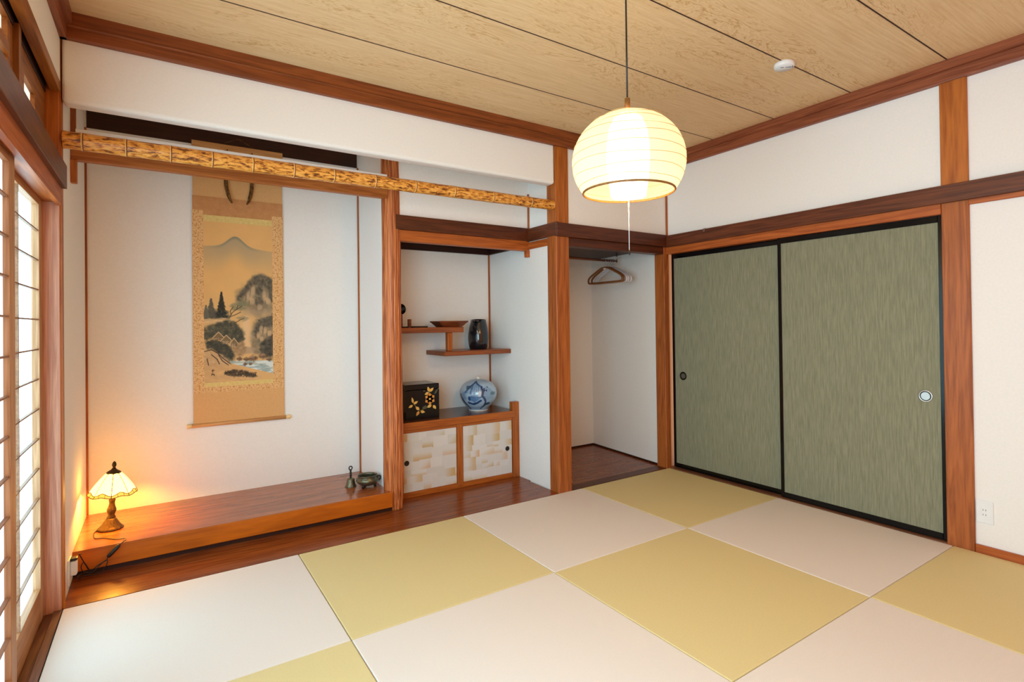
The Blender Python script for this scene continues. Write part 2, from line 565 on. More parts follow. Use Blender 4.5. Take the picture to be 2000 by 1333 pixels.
    def build(self, name, mats, parent=None):
        bmesh.ops.recalc_face_normals(self.bm, faces=self.bm.faces[:])
        me = bpy.data.meshes.new(name)
        self.bm.to_mesh(me)
        self.bm.free()
        for m in (mats if isinstance(mats, (list, tuple)) else [mats]):
            me.materials.append(M[m] if isinstance(m, str) else m)
        o = bpy.data.objects.new(name, me)
        COL.objects.link(o)
        if parent is not None:
            o.parent = parent
        return o


def tag(o, label, cat, group=None, kind=None):
    o['label'] = label
    o['category'] = cat
    if group:
        o['group'] = group
    if kind:
        o['kind'] = kind
    return o


def thing(name, label, cat, loc=(0, 0, 0), rz=0, group=None, kind=None):
    o = bpy.data.objects.new(name, None)
    COL.objects.link(o)
    o.location = loc
    o.rotation_euler = (0, 0, rz)
    o.empty_display_size = 0.1
    return tag(o, label, cat, group, kind)


def struct(name, mb, mats, label, cat):
    return tag(mb.build(name, mats), label, cat, None, 'structure')


_trim = [0]


def trim(mb, mats, label, cat):
    _trim[0] += 1
    return struct('trim_%d' % _trim[0], mb, mats, label, cat)


def smooth_path(pts, n=8):
    """Catmull-Rom through the points"""
    P = [Vector(p) for p in pts]
    out = []
    for i in range(len(P) - 1):
        p0, p1, p2, p3 = P[max(i - 1, 0)], P[i], P[i + 1], P[min(i + 2, len(P) - 1)]
        for k in range(n):
            t = k / n
            out.append(0.5 * ((2 * p1) + (p2 - p0) * t + (2 * p0 - 5 * p1 + 4 * p2 - p3) * t * t + (3 * p1 - p0 - 3 * p2 + p3) * t ** 3))
    out.append(P[-1])
    return out


def picture(name, mat, arr, fn, parent, thick=None):
    """a grid mesh whose vertices carry the colours of arr (rows x cols x 3, sRGB 0..255)"""
    H, Wd = arr.shape[:2]
    verts = [fn(j / (Wd - 1), i / (H - 1)) for i in range(H) for j in range(Wd)]
    faces = [(i * Wd + j, (i + 1) * Wd + j, (i + 1) * Wd + j + 1, i * Wd + j + 1) for i in range(H - 1) for j in range(Wd - 1)]
    me = bpy.data.meshes.new(name)
    me.from_pydata(verts, [], faces)
    at = me.color_attributes.new('pigment', 'FLOAT_COLOR', 'POINT')
    c = np.clip(arr.reshape(-1, 3) / 255.0, 0, 1)
    l = np.where(c <= 0.04045, c / 12.92, ((c + 0.055) / 1.055) ** 2.4)
    at.data.foreach_set('color', np.concatenate([l, np.ones((len(l), 1))], 1).ravel())
    me.materials.append(M[mat])
    o = bpy.data.objects.new(name, me)
    COL.objects.link(o)
    o.parent = parent
    return o


# ------------------------------------------------------------------ room dimensions (metres)
XR = 3.815          # face of the posts of the sliding-door wall
XW = 3.832          # plaster of that wall
ZC = 2.54           # ceiling
YB = 0.94           # back wall of the alcoves
YS = 0.33           # alcove front line
TX = [0.0, 0.949, 1.916, 2.884, 3.812]
TY = [0.0, -0.922, -1.874, -2.82]

# floor below the mats and the unseen part of the room
f = MB()
f.box(-0.25, 4.1, -3.95, 1.05, -0.12, -0.03)
f.box(0, TX[2], -3.9, TY[2] - 0.003, -0.03, 0)
f.box(TX[2], TX[4], -3.9, TY[3] - 0.003, -0.03, 0)
struct('floor', f, 'floor_x', 'sub-floor under the tatami mats', 'floor')

# ceiling boards with open joints
c = MB()
joints = [1.05, 0.001, -0.4725, -0.9455, -1.4235, -1.892, -2.365, -2.838, -3.311, -3.95]
for a, b2 in zip(joints, joints[1:]):
    c.box(-0.2, 4.1, a, b2, ZC, ZC + 0.012)
c.mi = 1
for a in joints[2:-1]:
    c.box(-0.2, 4.1, a - 0.0035, a + 0.0035, ZC - 0.0006, ZC + 0.006)
c.box(-0.25, 4.15, -3.95, 1.05, ZC + 0.012, ZC + 0.05)
struct('ceiling', c, ['ceiling', 'gap'], 'wide pale cedar boards with dark joints above the room', 'ceiling')

# walls
w = MB()
w.box(-0.10, 1.62, YB, 1.06, -0.03, ZC)
struct('wall_alcove', w, 'plaster', 'cream plaster wall behind the hanging scroll', 'wall')
w = MB()
w.box(1.62, 2.75, YB, 1.06, -0.03, ZC)
struct('wall_shelves', w, 'plaster', 'cream plaster wall behind the staggered shelves', 'wall')
w = MB()
w.box(-0.12, -0.003, 0.066, YB, -0.03, ZC)
struct('wall_left', w, 'plaster', 'narrow lamplit plaster wall left of the scroll alcove', 'wall')
w = MB()
w.box(-0.10, 0.0, -3.9, 0.0, 2.245, ZC)
struct('wall_left_upper', w, 'plaster', 'strip of plaster above the transom windows', 'wall')
w = MB()
w.box(1.578, 1.655, 0.36, YB, -0.03, ZC)
struct('wall_divider', w, 'plaster', 'white side wall between scroll alcove and shelf alcove', 'wall')
w = MB()
w.box(2.692, 2.79, 0.10, 1.06, -0.03, ZC)
struct('wall_partition', w, 'plaster', 'bluish white side wall right of the staggered shelves', 'wall')
w = MB()
w.box(1.66, 2.692, 0.352, 0.40, 1.80, ZC)
struct('wall_shelf_header', w, 'plaster', 'plaster above the dark beam over the shelf alcove', 'wall')
w = MB()
w.box(0.004, 2.672, 0.0, 0.082, 2.164, ZC, 0.018, 4)
struct('wall_bulkhead', w, 'plaster', 'long hanging plaster bulkhead with rounded lower edge above the bamboo pole', 'wall')
w = MB()
w.box(2.78, 3.95, 0.006, 0.09, 1.86, ZC)
struct('wall_closet_header', w, 'plaster', 'plaster above the open closet', 'wall')
w = MB()
w.box(2.79, 4.0, 1.0, 1.06, -0.03, ZC)
struct('wall_closet_back', w, 'plaster', 'beige back wall of the open closet', 'wall')
w = MB()
w.hexa([(3.812, 0.10, -0.03), (4.0, 0.10, -0.03), (4.0, 1.0, -0.03), (3.893, 1.0, -0.03),
        (3.812, 0.10, ZC), (4.0, 0.10, ZC), (4.0, 1.0, ZC), (3.893, 1.0, ZC)])
struct('wall_closet_side', w, 'plaster', 'white right-hand wall inside the open closet', 'wall')
w = MB()
w.box(XW, 4.05, -3.9, 0.0, 1.86, ZC)
w.box(XW, 4.05, -3.9, -1.90, -0.03, 1.86)
w.box(3.93, 4.05, -1.95, 0.0, -0.03, 1.86)
struct('wall_right', w, 'plaster', 'white plaster wall around the green sliding doors', 'wall')

# ------------------------------------------------------------------ cornice (ceiling moulding)
prof = [(0, 2.432), (0.024, 2.432), (0.026, 2.440), (0.026, 2.484), (0.030, 2.489), (0.045, 2.491), (0.045, ZC), (0, ZC)]
trim(MB().prism(prof, 0.0, XR + 0.02, lambda u, v, t: (t, -u, v)), 'mould_x', 'stepped brown cornice along the top of the hanging bulkhead', 'cornice')
trim(MB().prism(prof, -3.9, -0.0, lambda u, v, t: (XW - u, t, v)), 'mould_y', 'stepped reddish cornice above the sliding-door wall', 'cornice')
trim(MB().prism(prof, -3.9, -0.0, lambda u, v, t: (u, t, v)), 'mould_y', 'dark cornice above the transom windows at upper left', 'cornice')

# ------------------------------------------------------------------ posts


def two_part_post(x0, x1, y0, y1):
    """post in two lengths, the one above the beam in a second material"""
    mb = MB().box(x0, x1, y0, y1, -0.03, 1.85, 0.003)
    mb.mi = 1
    return mb.box(x0, x1, y0, y1, 1.85, 2.436, 0.003)


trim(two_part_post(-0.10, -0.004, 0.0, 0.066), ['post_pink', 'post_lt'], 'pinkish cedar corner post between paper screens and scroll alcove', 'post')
trim(MB().box(-0.004, 0.0015, 0.010, 0.066, -0.01, ZC), 'post_lt', 'thin brown strip on the corner post beside the alcove', 'trim')
trim(two_part_post(2.674, 2.790, -0.004, 0.10), ['post_z', 'post_lt'], 'square cedar post between shelf alcove and open closet', 'post')
trim(MB().box(3.786, XR + 0.03, 0.0, 0.10, -0.03, 1.80, 0.003), 'post_z', 'cedar corner post between open closet and left green door', 'post')
trim(two_part_post(XR, XR + 0.12, -1.962, -1.846), ['post_z', 'post_lt'], 'broad cedar post right of the green sliding doors', 'post')

# natural shaved post of the alcove
random.seed(3)
ph = [random.uniform(0, 6.28) for _ in range(8)]


def toko_r(r, z, a):
    g = 0.0022 * math.sin(17 * a + 1.2 * math.sin(2.1 * z + ph[0]) + ph[1]) + 0.0015 * math.sin(29 * a + 1.5 * math.sin(3.0 * z + ph[2]) + ph[3])
    return r + g + 0.003 * math.sin(2 * a + 1.1 * z + ph[4]) + 0.0015 * math.sin(4.5 * z + ph[5] + a)


mb = MB()
mb.cap = True
zz = [-0.03 + 2.57 * i / 60 for i in range(61)]
mb.lathe([(0.064 - 0.005 * (z / 2.5) - 0.013 * math.exp(-((z + 0.03) / 0.12) ** 2), z) for z in zz], (1.620, 0.394, 0), 96, toko_r)
trim(mb, 'toko_z', 'rough shaved natural post between scroll alcove and shelves', 'post')
# thin corner trims
for x0, x1, y0, y1, z0, z1, lab in [
    (-0.003, 0.007, YB - 0.010, YB, 0.125, 2.345, 'thin brown trim in the left corner of the scroll alcove'),
    (1.568, 1.578, YB - 0.010, YB, 0.125, 2.345, 'thin brown trim in the right corner of the scroll alcove'),
    (2.681, 2.692, YB - 0.011, YB, 0.515, 1.775, 'thin brown trim in the back corner of the shelf alcove'),
    (2.681, 2.692, 0.341, 0.352, 1.90, 2.166, 'thin brown trim above the dark beam beside the partition'),
    (XW - 0.012, XW, -0.006, 0.006, 1.89, 2.436, 'thin brown trim in the corner above closet and green door')]:
    trim(MB().box(x0, x1, y0, y1, z0, z1), 'post_z', lab, 'trim')

# ------------------------------------------------------------------ beams
ZN0, ZN1 = 1.80, 1.895
trim(MB().box(1.628, 2.680, YS, YS + 0.022, 1.812, 1.905, 0.002), 'nageshi_x', 'dark horizontal beam across the top of the shelf alcove', 'beam')
trim(MB().box(2.668, 2.692, -0.012, YS + 0.02, ZN0 + 0.006, ZN1 + 0.006, 0.002), 'nageshi_y', 'short dark beam on the side of the middle post', 'beam')
trim(MB().box(2.670, XR, -0.022, 0.006, ZN0, ZN1, 0.002), 'nageshi_x', 'dark horizontal beam above the open closet', 'beam')
trim(MB().box(XR - 0.022, XW, -3.9, 0.0, ZN0 - 0.004, ZN1 - 0.006, 0.002), 'nageshi_y', 'dark horizontal beam above the green sliding doors', 'beam')
trim(MB().box(1.66, 2.692, 0.345, 0.40, 1.738, 1.812, 0.003), 'kamoi_x', 'orange-brown head rail under the beam of the shelf alcove', 'head rail')
trim(MB().box(2.680, 2.692, 0.10, 0.36, 1.748, 1.80, 0.001), 'kamoi_y', 'short head rail on the partition beside the middle post', 'head rail')
trim(MB().box(2.664, 2.692, 0.340, 0.376, 1.690, 1.740, 0.001), 'kamoi_y', 'small wooden stub under the corner of the shelf beam', 'trim')
trim(MB().box(2.788, 3.79, 0.004, 0.09, 1.742, 1.80, 0.002), 'nageshi_x', 'dark head rail of the open closet', 'head rail')
trim(MB().box(XR - 0.004, XW + 0.09, -1.846, 0.0, 1.742, 1.80, 0.002), 'kamoi_y', 'orange head rail above the green sliding doors', 'head rail')
trim(MB().box(XR, XW + 0.002, -3.9, -1.962, 1.772, 1.80, 0.002), 'kamoi_y', 'slim wooden rail under the beam right of the broad post', 'head rail')
# alcove lintel: plaster band over a timber rail
trim(MB().box(-0.003, 1.58, YS + 0.004, YS + 0.05, 2.004, 2.085, 0.003), 'lintel_x', 'light brown lintel below the bamboo pole', 'lintel')
trim(MB().box(0.018, 1.572, YS - 0.006, YS + 0.04, 2.085, 2.152, 0.002), 'plaster', 'pale plaster band above the alcove lintel', 'trim')
trim(MB().box(-0.003, 0.022, YS, YS + 0.036, 1.892, 2.004, 0.002), 'post_lt', 'small hanging stub at the left end of the alcove lintel', 'trim')
trim(MB().box(-0.003, 0.018, YS + 0.01, YS + 0.03, 2.10, ZC, 0.001), 'post_z', 'short dark upright above the left end of the lintel', 'trim')
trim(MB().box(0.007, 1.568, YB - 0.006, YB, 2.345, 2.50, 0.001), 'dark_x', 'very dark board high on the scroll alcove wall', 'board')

# shelf-alcove and closet ceilings
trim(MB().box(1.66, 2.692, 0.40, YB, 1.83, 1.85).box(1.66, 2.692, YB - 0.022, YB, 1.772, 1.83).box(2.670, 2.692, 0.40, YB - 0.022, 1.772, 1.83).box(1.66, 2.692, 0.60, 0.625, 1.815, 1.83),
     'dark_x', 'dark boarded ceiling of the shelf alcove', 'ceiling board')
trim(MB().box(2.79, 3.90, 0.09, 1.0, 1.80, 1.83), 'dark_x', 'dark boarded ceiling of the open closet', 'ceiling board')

# floor boards
trim(MB().box(0.0, 2.674, 0.003, YS + 0.04, -0.03, 0.0).box(1.655, 2.692, YS + 0.04, YB, -0.03, 0.0), 'floor_x', 'polished brown floor boards before the two alcoves', 'floor board')
trim(MB().box(2.79, 3.90, 0.10, 1.0, -0.03, 0.0), 'floor_x', 'dark glossy floor of the open closet', 'floor board')
trim(MB().box(2.79, 3.80, 0.003, 0.10, -0.03, 0.001, 0.002), 'nageshi_x', 'dark threshold board at the open closet', 'threshold')
mb = MB()
mb.hexa([(3.806, 0.10, 0), (3.812, 0.10, 0), (3.893, 1.0, 0), (3.885, 1.0, 0), (3.806, 0.10, 0.014), (3.812, 0.10, 0.014), (3.893, 1.0, 0.014), (3.885, 1.0, 0.014)])
mb.box(2.79, 3.886, 0.992, 1.0, 0, 0.014)
o = struct('baseboard_closet', mb, 'dark_x', 'thin dark skirting around the closet floor', 'baseboard')
struct('baseboard_right', MB().box(XW - 0.018, XW, -3.9, -1.964, -0.01, 0.038, 0.002), 'kamoi_y', 'reddish wooden skirting under the wall outlet', 'baseboard')

# ------------------------------------------------------------------ alcove platform
t = thing('alcove_platform', 'raised wooden platform of the scroll alcove carrying the table lamp', 'platform', (0, 0, 0))
MB().box(-0.003, 1.578, YS + 0.002, YB, 0.105, 0.125, 0.002).build('top_board', 'plat_x', t)
MB().box(-0.003, 1.590, YS, YS + 0.06, 0.026, 0.1235, 0.003).build('front_beam', 'platf_x', t)
MB().box(-0.003, 1.590, YS + 0.02, YS + 0.04, 0.0, 0.026).build('plinth', 'dark_x', t)

# ------------------------------------------------------------------ tatami mats
mats = [
    (0, 0, 'cream', 'cream tatami mat in the far left corner beside the paper screens'),
    (1, 0, 'green', 'green tatami mat along the floor boards before the alcove platform'),
    (2, 0, 'cream', 'cream tatami mat touching the foot of the middle post'),
    (3, 0, 'green', 'green tatami mat in the far corner before the closet and left sliding door'),
    (0, 1, 'green', 'green tatami mat at the bottom left edge of the photo, only a corner showing'),
    (1, 1, 'cream', 'large cream tatami mat at the bottom centre of the photo'),
    (2, 1, 'green', 'green tatami mat in the centre of the floor, surrounded by cream mats'),
    (3, 1, 'cream', 'cream tatami mat before the right green sliding door'),
    (2, 2, 'cream', 'cream tatami mat in the bottom right corner of the photo'),
    (3, 2, 'green', 'green tatami mat at the right edge by the skirting below the outlet')]
for i, j, kind, lab in mats:
    x0, x1, y1, y0 = TX[i] + 0.0016, TX[i + 1] - 0.0016, TY[j] - 0.0016, TY[j + 1] + 0.0016
    cxm, cym = (x0 + x1) / 2, (y0 + y1) / 2
    mb = MB().box(x0 - cxm, x1 - cxm, y0 - cym, y1 - cym, -0.03, 0.0, 0.0035, 2)
    o = mb.build('tatami_mat', kind + '_mat')
    o.location = (cxm, cym, 0)
    tag(o, lab, 'tatami mat', 'tatami mats laid in a checkerboard')

# ------------------------------------------------------------------ left side: paper screens, transom, sill
trim(MB().box(-0.030, -0.002, -3.9, -0.001, -0.03, 0.0, 0.002).box(-0.10, -0.030, -3.9, -0.001, -0.03, -0.008), 'sill_y', 'worn wooden sill under the paper screens', 'sill')
trim(MB().box(-0.10, 0.002, -3.9, 0.0, 1.728, 1.80, 0.003).box(-0.016, 0.002, -3.9, 0.0, 1.716, 1.728), 'kamoi_y', 'head rail above the paper screens', 'head rail')
trim(MB().box(-0.004, 0.020, -3.9, 0.016, 1.792, 1.892, 0.002), 'nageshi_y', 'dark beam with a cut end above the paper screens', 'beam')
trim(MB().box(-0.035, 0.001, -3.9, -0.002, 2.203, 2.247, 0.002), 'ranma_y', 'brown beam above the transom windows', 'beam')
trim(MB().box(-0.100, -0.046, -3.9, -0.002, 2.190, 2.246, 0.002), 'dark_y', 'dark track behind the transom beam', 'rail')
trim(MB().box(-0.062, -0.034, -0.600, -0.562, 1.80, 2.203, 0.001), 'ranma_z', 'short square upright between the transom windows', 'post')
trim(MB().box(-0.10, -0.006, -3.9, -0.004, 1.80, 1.835), 'ranma_y', 'bottom rail below the transom windows', 'rail')


def shoji(name, y0, y1, xf, paper, lab, d=0.028):
    """sliding paper screen; xf is its room-side face, y0 far end, y1 near end"""
    t = thing(name, lab, 'paper screen', (0, 0, 0), 0, None, 'structure')
    st = 0.042
    z0, z1 = -0.004, 1.732
    f = MB()
    f.box(xf - d, xf, y0 - st * 1.7, y0, z0, z1, 0.001)
    f.box(xf - d, xf, y1, y1 + st, z0, z1, 0.001)
    f.build('stile', 'shoji_z', t)
    r = MB()
    r.box(xf - d, xf - 0.001, y1 + st, y0 - st * 1.7, z0, 0.132, 0.001)
    r.box(xf - d, xf - 0.001, y1 + st, y0 - st * 1.7, 1.70, z1, 0.001)
    r.build('rail', 'shoji_y', t)
    l = MB()
    zz = 0.135 + 0.1215
    while zz < 1.69:
        l.box(xf - 0.014, xf - 0.003, y1 + st, y0 - st * 1.7, zz - 0.0028, zz + 0.0028)
        zz += 0.1215
    n = 2
    span = (y0 - st * 1.7) - (y1 + st)
    for k in range(1, n):
        yy = y1 + st + span * k / n
        l.box(xf - 0.014, xf - 0.003, yy - 0.004, yy + 0.004, 0.132, 1.70)
    l.build('lattice', 'lattice_y', t)
    MB().box(xf - d - 0.001, xf - d + 0.003, y1 + 0.01, y0 - 0.01, 0.10, 1.72).build('paper_pane', paper, t)
    return t


shoji('window_1', -0.003, -0.86, -0.060, 'paper_lit', 'bright paper lattice screen standing against the corner post')
shoji('window_2', -0.70, -1.56, -0.030, 'paper_blue', 'bluish paper lattice screen at the left edge, overlapping the far one', 0.019)


def ranma(name, ya, yb, stile_far, stile_near, rails, ztop, lab):
    t = thing(name, lab, 'transom window', (0, 0, 0), 0, None, 'structure')
    x0, x1 = -0.068, -0.050
    f = MB()
    f.box(x0, x1, ya - stile_far, ya, 1.835, 2.190, 0.001).box(x0, x1, yb, yb + stile_near, 1.835, 2.190, 0.001)
    f.box(x0, x1, yb + stile_near, ya - stile_far, ztop, 2.190, 0.001).box(x0, x1, yb + stile_near, ya - stile_far, 1.835, 1.86, 0.001)
    for z0, z1 in rails:
        f.box(x0, x1 + 0.002, yb + stile_near, ya - stile_far, z0, z1)
    f.build('frame', 'ranma_y', t)
    MB().box(x0 - 0.004, x0 + 0.002, yb + 0.01, ya - 0.01, 1.845, 2.185).build('paper_pane', 'paper_ranma', t)


ranma('window_3', -0.005, -0.62, 0.205, 0.20, [], 2.106, 'small transom window nearest the corner, mostly hidden by the dark beam')
ranma('window_4', -0.630, -1.50, 0.035, 0.04, [(2.066, 2.102)], 2.186, 'transom window at the top left edge with a cross rail')

# ------------------------------------------------------------------ sliding doors (right)


def fusuma(name, y0, y1, xf, ypull, zpull, bright, lab):
    """y0 far edge, y1 near edge, xf room-side face"""
    t = thing(name, lab, 'sliding door', (0, 0, 0), 0, None, 'structure')
    z0, z1, d, fr = 0.006, 1.745, 0.026, 0.022
    MB().box(xf + 0.006, xf + d, y1 + fr, y0 - fr, z0 + 0.03, z1 - 0.03).build('panel', 'fusuma', t)
    f = MB()
    f.box(xf, xf + d, y0 - fr, y0, z0, z1, 0.002)
    f.box(xf, xf + d, y1, y1 + fr, z0, z1, 0.002)
    f.box(xf, xf + d, y1 + fr, y0 - fr, z0, z0 + 0.034, 0.002)
    f.box(xf, xf + d, y1 + fr, y0 - fr, z1 - 0.04, z1, 0.002)
    f.build('frame', 'black_lacquer', t)
    p = MB()
    xs = xf + 0.006

    def ring(prof):
        rings = []
        for r, h in prof:
            rings.append([(xs - h, ypull + r * math.cos(2 * PI * k / 32), zpull + r * math.sin(2 * PI * k / 32)) for k in range(32)])
        return rings
    R = ring([(0.0335, 0.0), (0.0335, 0.002), (0.026, 0.003), (0.026, 0.0005)])
    V = [[p.bm.verts.new(q) for q in rr] for rr in R]
    for A, B in zip(V, V[1:]):
        for k in range(32):
            p.bm.faces.new((A[k], A[(k + 1) % 32], B[(k + 1) % 32], B[k])).smooth = True
    po = p.build('finger_pull', 'chrome' if bright else 'dark_bronze', t)
    p = MB()
    A = [p.bm.verts.new(q) for q in ring([(0.026, 0.0012)])[0]]
    B = [p.bm.verts.new(q) for q in ring([(0.0215, 0.0010)])[0]]
    for k in range(32):
        p.bm.faces.new((A[k], A[(k + 1) % 32], B[(k + 1) % 32], B[k]))
    p.mi = 1
    p._tag([p.bm.faces.new(B)])
    p.build('pull_dish', ['black_lacquer', 'pull_dish' if bright else 'dull_dish'], po)
    return t


fusuma('door_1', -0.006, -0.955, 3.868, -0.105, 0.752, False, 'green sliding door in the corner, with a dark finger pull')
fusuma('door_2', -0.928, -1.844, 3.838, -1.752, 0.766, True, 'green sliding door beside the broad post, with a chrome finger pull')
trim(MB().box(XR + 0.002, 3.93, -1.846, 0.0, -0.03, 0.004, 0.001), 'sill_y', 'grooved track board under the green sliding doors', 'sill')

# ------------------------------------------------------------------ bamboo pole
nodes_x = [0.075, 0.231, 0.402, 0.574, 0.754, 0.951, 1.159, 1.391, 1.636, 1.897, 2.178, 2.486]
XA, XB_, YP = 0.004, 2.690, 0.036


def pole(x):
    s = (x - XA) / (XB_ - XA)
    return (0.0385 - 0.003 * s, 2.011 + 0.013 * s)


mb = MB()
xs, rs = [], []
cuts = [XA] + nodes_x + [XB_]
for a, b2 in zip(cuts, cuts[1:]):
    for q in (0.0, 0.02, 0.2, 0.5, 0.8, 0.96):
        x = a + (b2 - a) * q
        r, z = pole(x)
        bulge = {0.0: 0.0, 0.02: 0.0004, 0.2: -0.0006, 0.5: -0.001, 0.8: -0.0004, 0.96: 0.0008}[q]
        xs.append((x, YP, z))
        rs.append(r + bulge)
xs.append((XB_, YP, pole(XB_)[1]))
rs.append(pole(XB_)[0])
mb.tube(xs, rs, 28)
for x in nodes_x:
    r, z = pole(x)
    mb.mi = 2
    mb.tube([(x - 0.008, YP, z), (x - 0.005, YP, z), (x - 0.003, YP, z)], [r + 0.0001, r + 0.0014, r + 0.0008], 28)
    mb.mi = 1
    mb.tube([(x - 0.003, YP, z), (x - 0.001, YP, z), (x + 0.002, YP, z)], [r + 0.0008, r + 0.0012, r + 0.0002], 28)
tag(mb.build('bamboo_pole', ['bamboo', 'bamboo_node', 'bamboo_ring']), 'long mottled bamboo pole spanning from corner post to middle post', 'bamboo pole')

# ------------------------------------------------------------------ hanging scroll
rng = np.random.default_rng(11)


def vnoise(H, Wd, fy, fx, octaves=4, seed=0):
    r = np.random.default_rng(seed)
    out = np.zeros((H, Wd))
    amp, tot = 1.0, 0.0
    for o in range(octaves):
        gy, gx = int(fy * 2 ** o) + 2, int(fx * 2 ** o) + 2
        g = r.random((gy, gx))
        yy = np.linspace(0, gy - 1.001, H)
        xx = np.linspace(0, gx - 1.001, Wd)
        yi, xi = yy.astype(int), xx.astype(int)
        fyv, fxv = (yy - yi)[:, None], (xx - xi)[None]
        fyv, fxv = fyv * fyv * (3 - 2 * fyv), fxv * fxv * (3 - 2 * fxv)
        v = (g[yi][:, xi] * (1 - fyv) * (1 - fxv) + g[yi + 1][:, xi] * fyv * (1 - fxv) + g[yi][:, xi + 1] * (1 - fyv) * fxv + g[yi + 1][:, xi + 1] * fyv * fxv)
        out += amp * v
        tot += amp
        amp *= 0.55
    return out / tot


def sst(a, b, x):
    t = np.clip((x - a) / (b - a), 0, 1)
    return t * t * (3 - 2 * t)


def landscape(H=500, Wd=192):
    """ink landscape: far hill in mist, right-hand crags, firs, farmhouse roofs and a stream, laid in with many soft dabs"""
    v, u = np.meshgrid(np.linspace(0, 1, H), np.linspace(0, 1, Wd), indexing='ij')
    asp = 2.56
    r = np.random.default_rng(5)
    n1 = vnoise(H, Wd, 16, 6, 5, 1)
    n3 = vnoise(H, Wd, 8, 3, 4, 3)
    img = np.zeros((H, Wd, 3))
    img[:] = np.array([224, 176, 112]) * (0.97 + 0.06 * n3[..., None])

    def lay(mask, col):
        nonlocal img
        m = np.clip(mask, 0, 1)[..., None]
        img = img * (1 - m) + np.array(col, float) * m

    def dab(cu, cv, ru, rv, ang, col, al):
        R = max(ru, rv) * 1.2
        j0, j1 = max(0, int((cu - R) * Wd)), min(Wd, int((cu + R) * Wd) + 2)
        i0, i1 = max(0, int((cv - R / asp) * H)), min(H, int((cv + R / asp) * H) + 2)
        if j1 <= j0 or i1 <= i0:
            return
        du = u[i0:i1, j0:j1] - cu
        dv = (v[i0:i1, j0:j1] - cv) * asp
        c_, s_ = math.cos(ang), math.sin(ang)
        d = np.sqrt(((du * c_ + dv * s_) / ru) ** 2 + ((-du * s_ + dv * c_) / rv) ** 2)
        m = (al * (1 - sst(0.45, 1.1, d)))[..., None]
        img[i0:i1, j0:j1] = img[i0:i1, j0:j1] * (1 - m) + np.array(col, float) * m

    def inside(poly, x, y):
        ok = False
        for (x0, y0), (x1, y1) in zip(poly, poly[1:] + poly[:1]):
            if (y0 > y) != (y1 > y) and x < (x1 - x0) * (y - y0) / (y1 - y0) + x0:
                ok = not ok
        return ok

    def scatter(poly, n, size, cols, al, flat=0.6, ang=None):
        xs_, ys_ = [p[0] for p in poly], [p[1] for p in poly]
        k = 0
        n = int(n * 2.4)
        while k < n:
            x = min(xs_) + (max(xs_) - min(xs_)) * r.random()
            y = min(ys_) + (max(ys_) - min(ys_)) * r.random()
            k += 1
            if not inside(poly, x, y):
                continue
            sz = size * (1.7 if k < n * 0.35 else 0.95) * (0.5 + r.random())
            c_ = np.array(cols[int(r.integers(0, len(cols)))], float) * (0.9 + 0.2 * r.random())
            dab(x, y, sz, sz * flat, (r.random() * PI if ang is None else ang + 0.6 * (r.random() - 0.5)), c_, al * (0.20 + 0.38 * r.random()))

    def line(pts, wd, col, al=0.9):
        for (u0, v0), (u1, v1) in zip(pts, pts[1:]):
            L = math.hypot(u1 - u0, (v1 - v0) * asp)
            n = max(2, int(L / (wd * 0.5)))
            for k in range(n + 1):
                t_ = k / n
                dab(u0 + (u1 - u0) * t_, v0 + (v1 - v0) * t_, wd, wd, 0, col, al)

    DK, GR, MD = (66, 63, 55), (110, 102, 86), (146, 130, 104)
    GN, LT, TN = (66, 70, 58), (208, 176, 136), (184, 150, 112)
    # far hill
    ridge = 0.165 - 0.062 * np.exp(-((u - 0.45) / 0.15) ** 2) - 0.02 * np.exp(-((u - 0.45) / 0.45) ** 2) + 0.01 * (u - 0.5)
    below = sst(0, 0.006, v - ridge)
    lay(below * (1 - sst(0.02, 0.20, v - ridge)) * (0.45 + 0.3 * np.exp(-((u - 0.45) / 0.35) ** 2)), (160, 148, 122))
    lay(below * (1 - sst(0.0, 0.03, v - ridge)) * np.exp(-((u - 0.45) / 0.28) ** 2) * 0.75, (106, 116, 106))
    lay(sst(0.40, 0.60, v) * 0.45, (206, 168, 118))
    # upper crag: soft body, dark ridge, pale pillars, clefts
    body = [(0.46, 0.48), (0.52, 0.43), (0.62, 0.385), (0.70, 0.34), (0.79, 0.325), (0.90, 0.335), (1.0, 0.36), (1.0, 0.56), (0.80, 0.58), (0.60, 0.55), (0.50, 0.53)]
    scatter(body, 300, 0.05, [MD, (156, 138, 110), GR], 0.5)
    rg = [(0.46, 0.49), (0.52, 0.43), (0.62, 0.385), (0.70, 0.335), (0.79, 0.318), (0.92, 0.33), (1.0, 0.355), (1.0, 0.43), (0.92, 0.40), (0.80, 0.375), (0.72, 0.40), (0.64, 0.43), (0.56, 0.47), (0.50, 0.52)]
    scatter(rg, 420, 0.030, [DK, GR, (78, 74, 64)], 0.6)
    scatter([(0.74, 0.40), (0.84, 0.38), (0.86, 0.50), (0.78, 0.54), (0.74, 0.50)], 110, 0.028, [DK, GR], 0.6, 0.5, 1.2)
    scatter([(0.93, 0.40), (1.0, 0.42), (1.0, 0.50), (0.95, 0.47)], 60, 0.025, [DK, GR], 0.6, 0.5, 1.2)
    for cu, cv, su, sv in ((0.64, 0.46, 0.045, 0.09), (0.70, 0.43, 0.04, 0.10), (0.69, 0.49, 0.05, 0.06), (0.87, 0.46, 0.04, 0.09), (0.93, 0.49, 0.045, 0.06), (0.80, 0.53, 0.05, 0.05)):
        dab(cu, cv, su * 1.1, sv * 1.25, 0.5 * (r.random() - 0.5), LT, 0.6)
        dab(cu - su * 0.9, cv + 0.01, su * 0.22, sv * 0.9, 0.1, GR, 0.7)
        dab(cu + su * 0.5, cv, su * 0.12, sv * 0.7, 0.15, TN, 0.7)
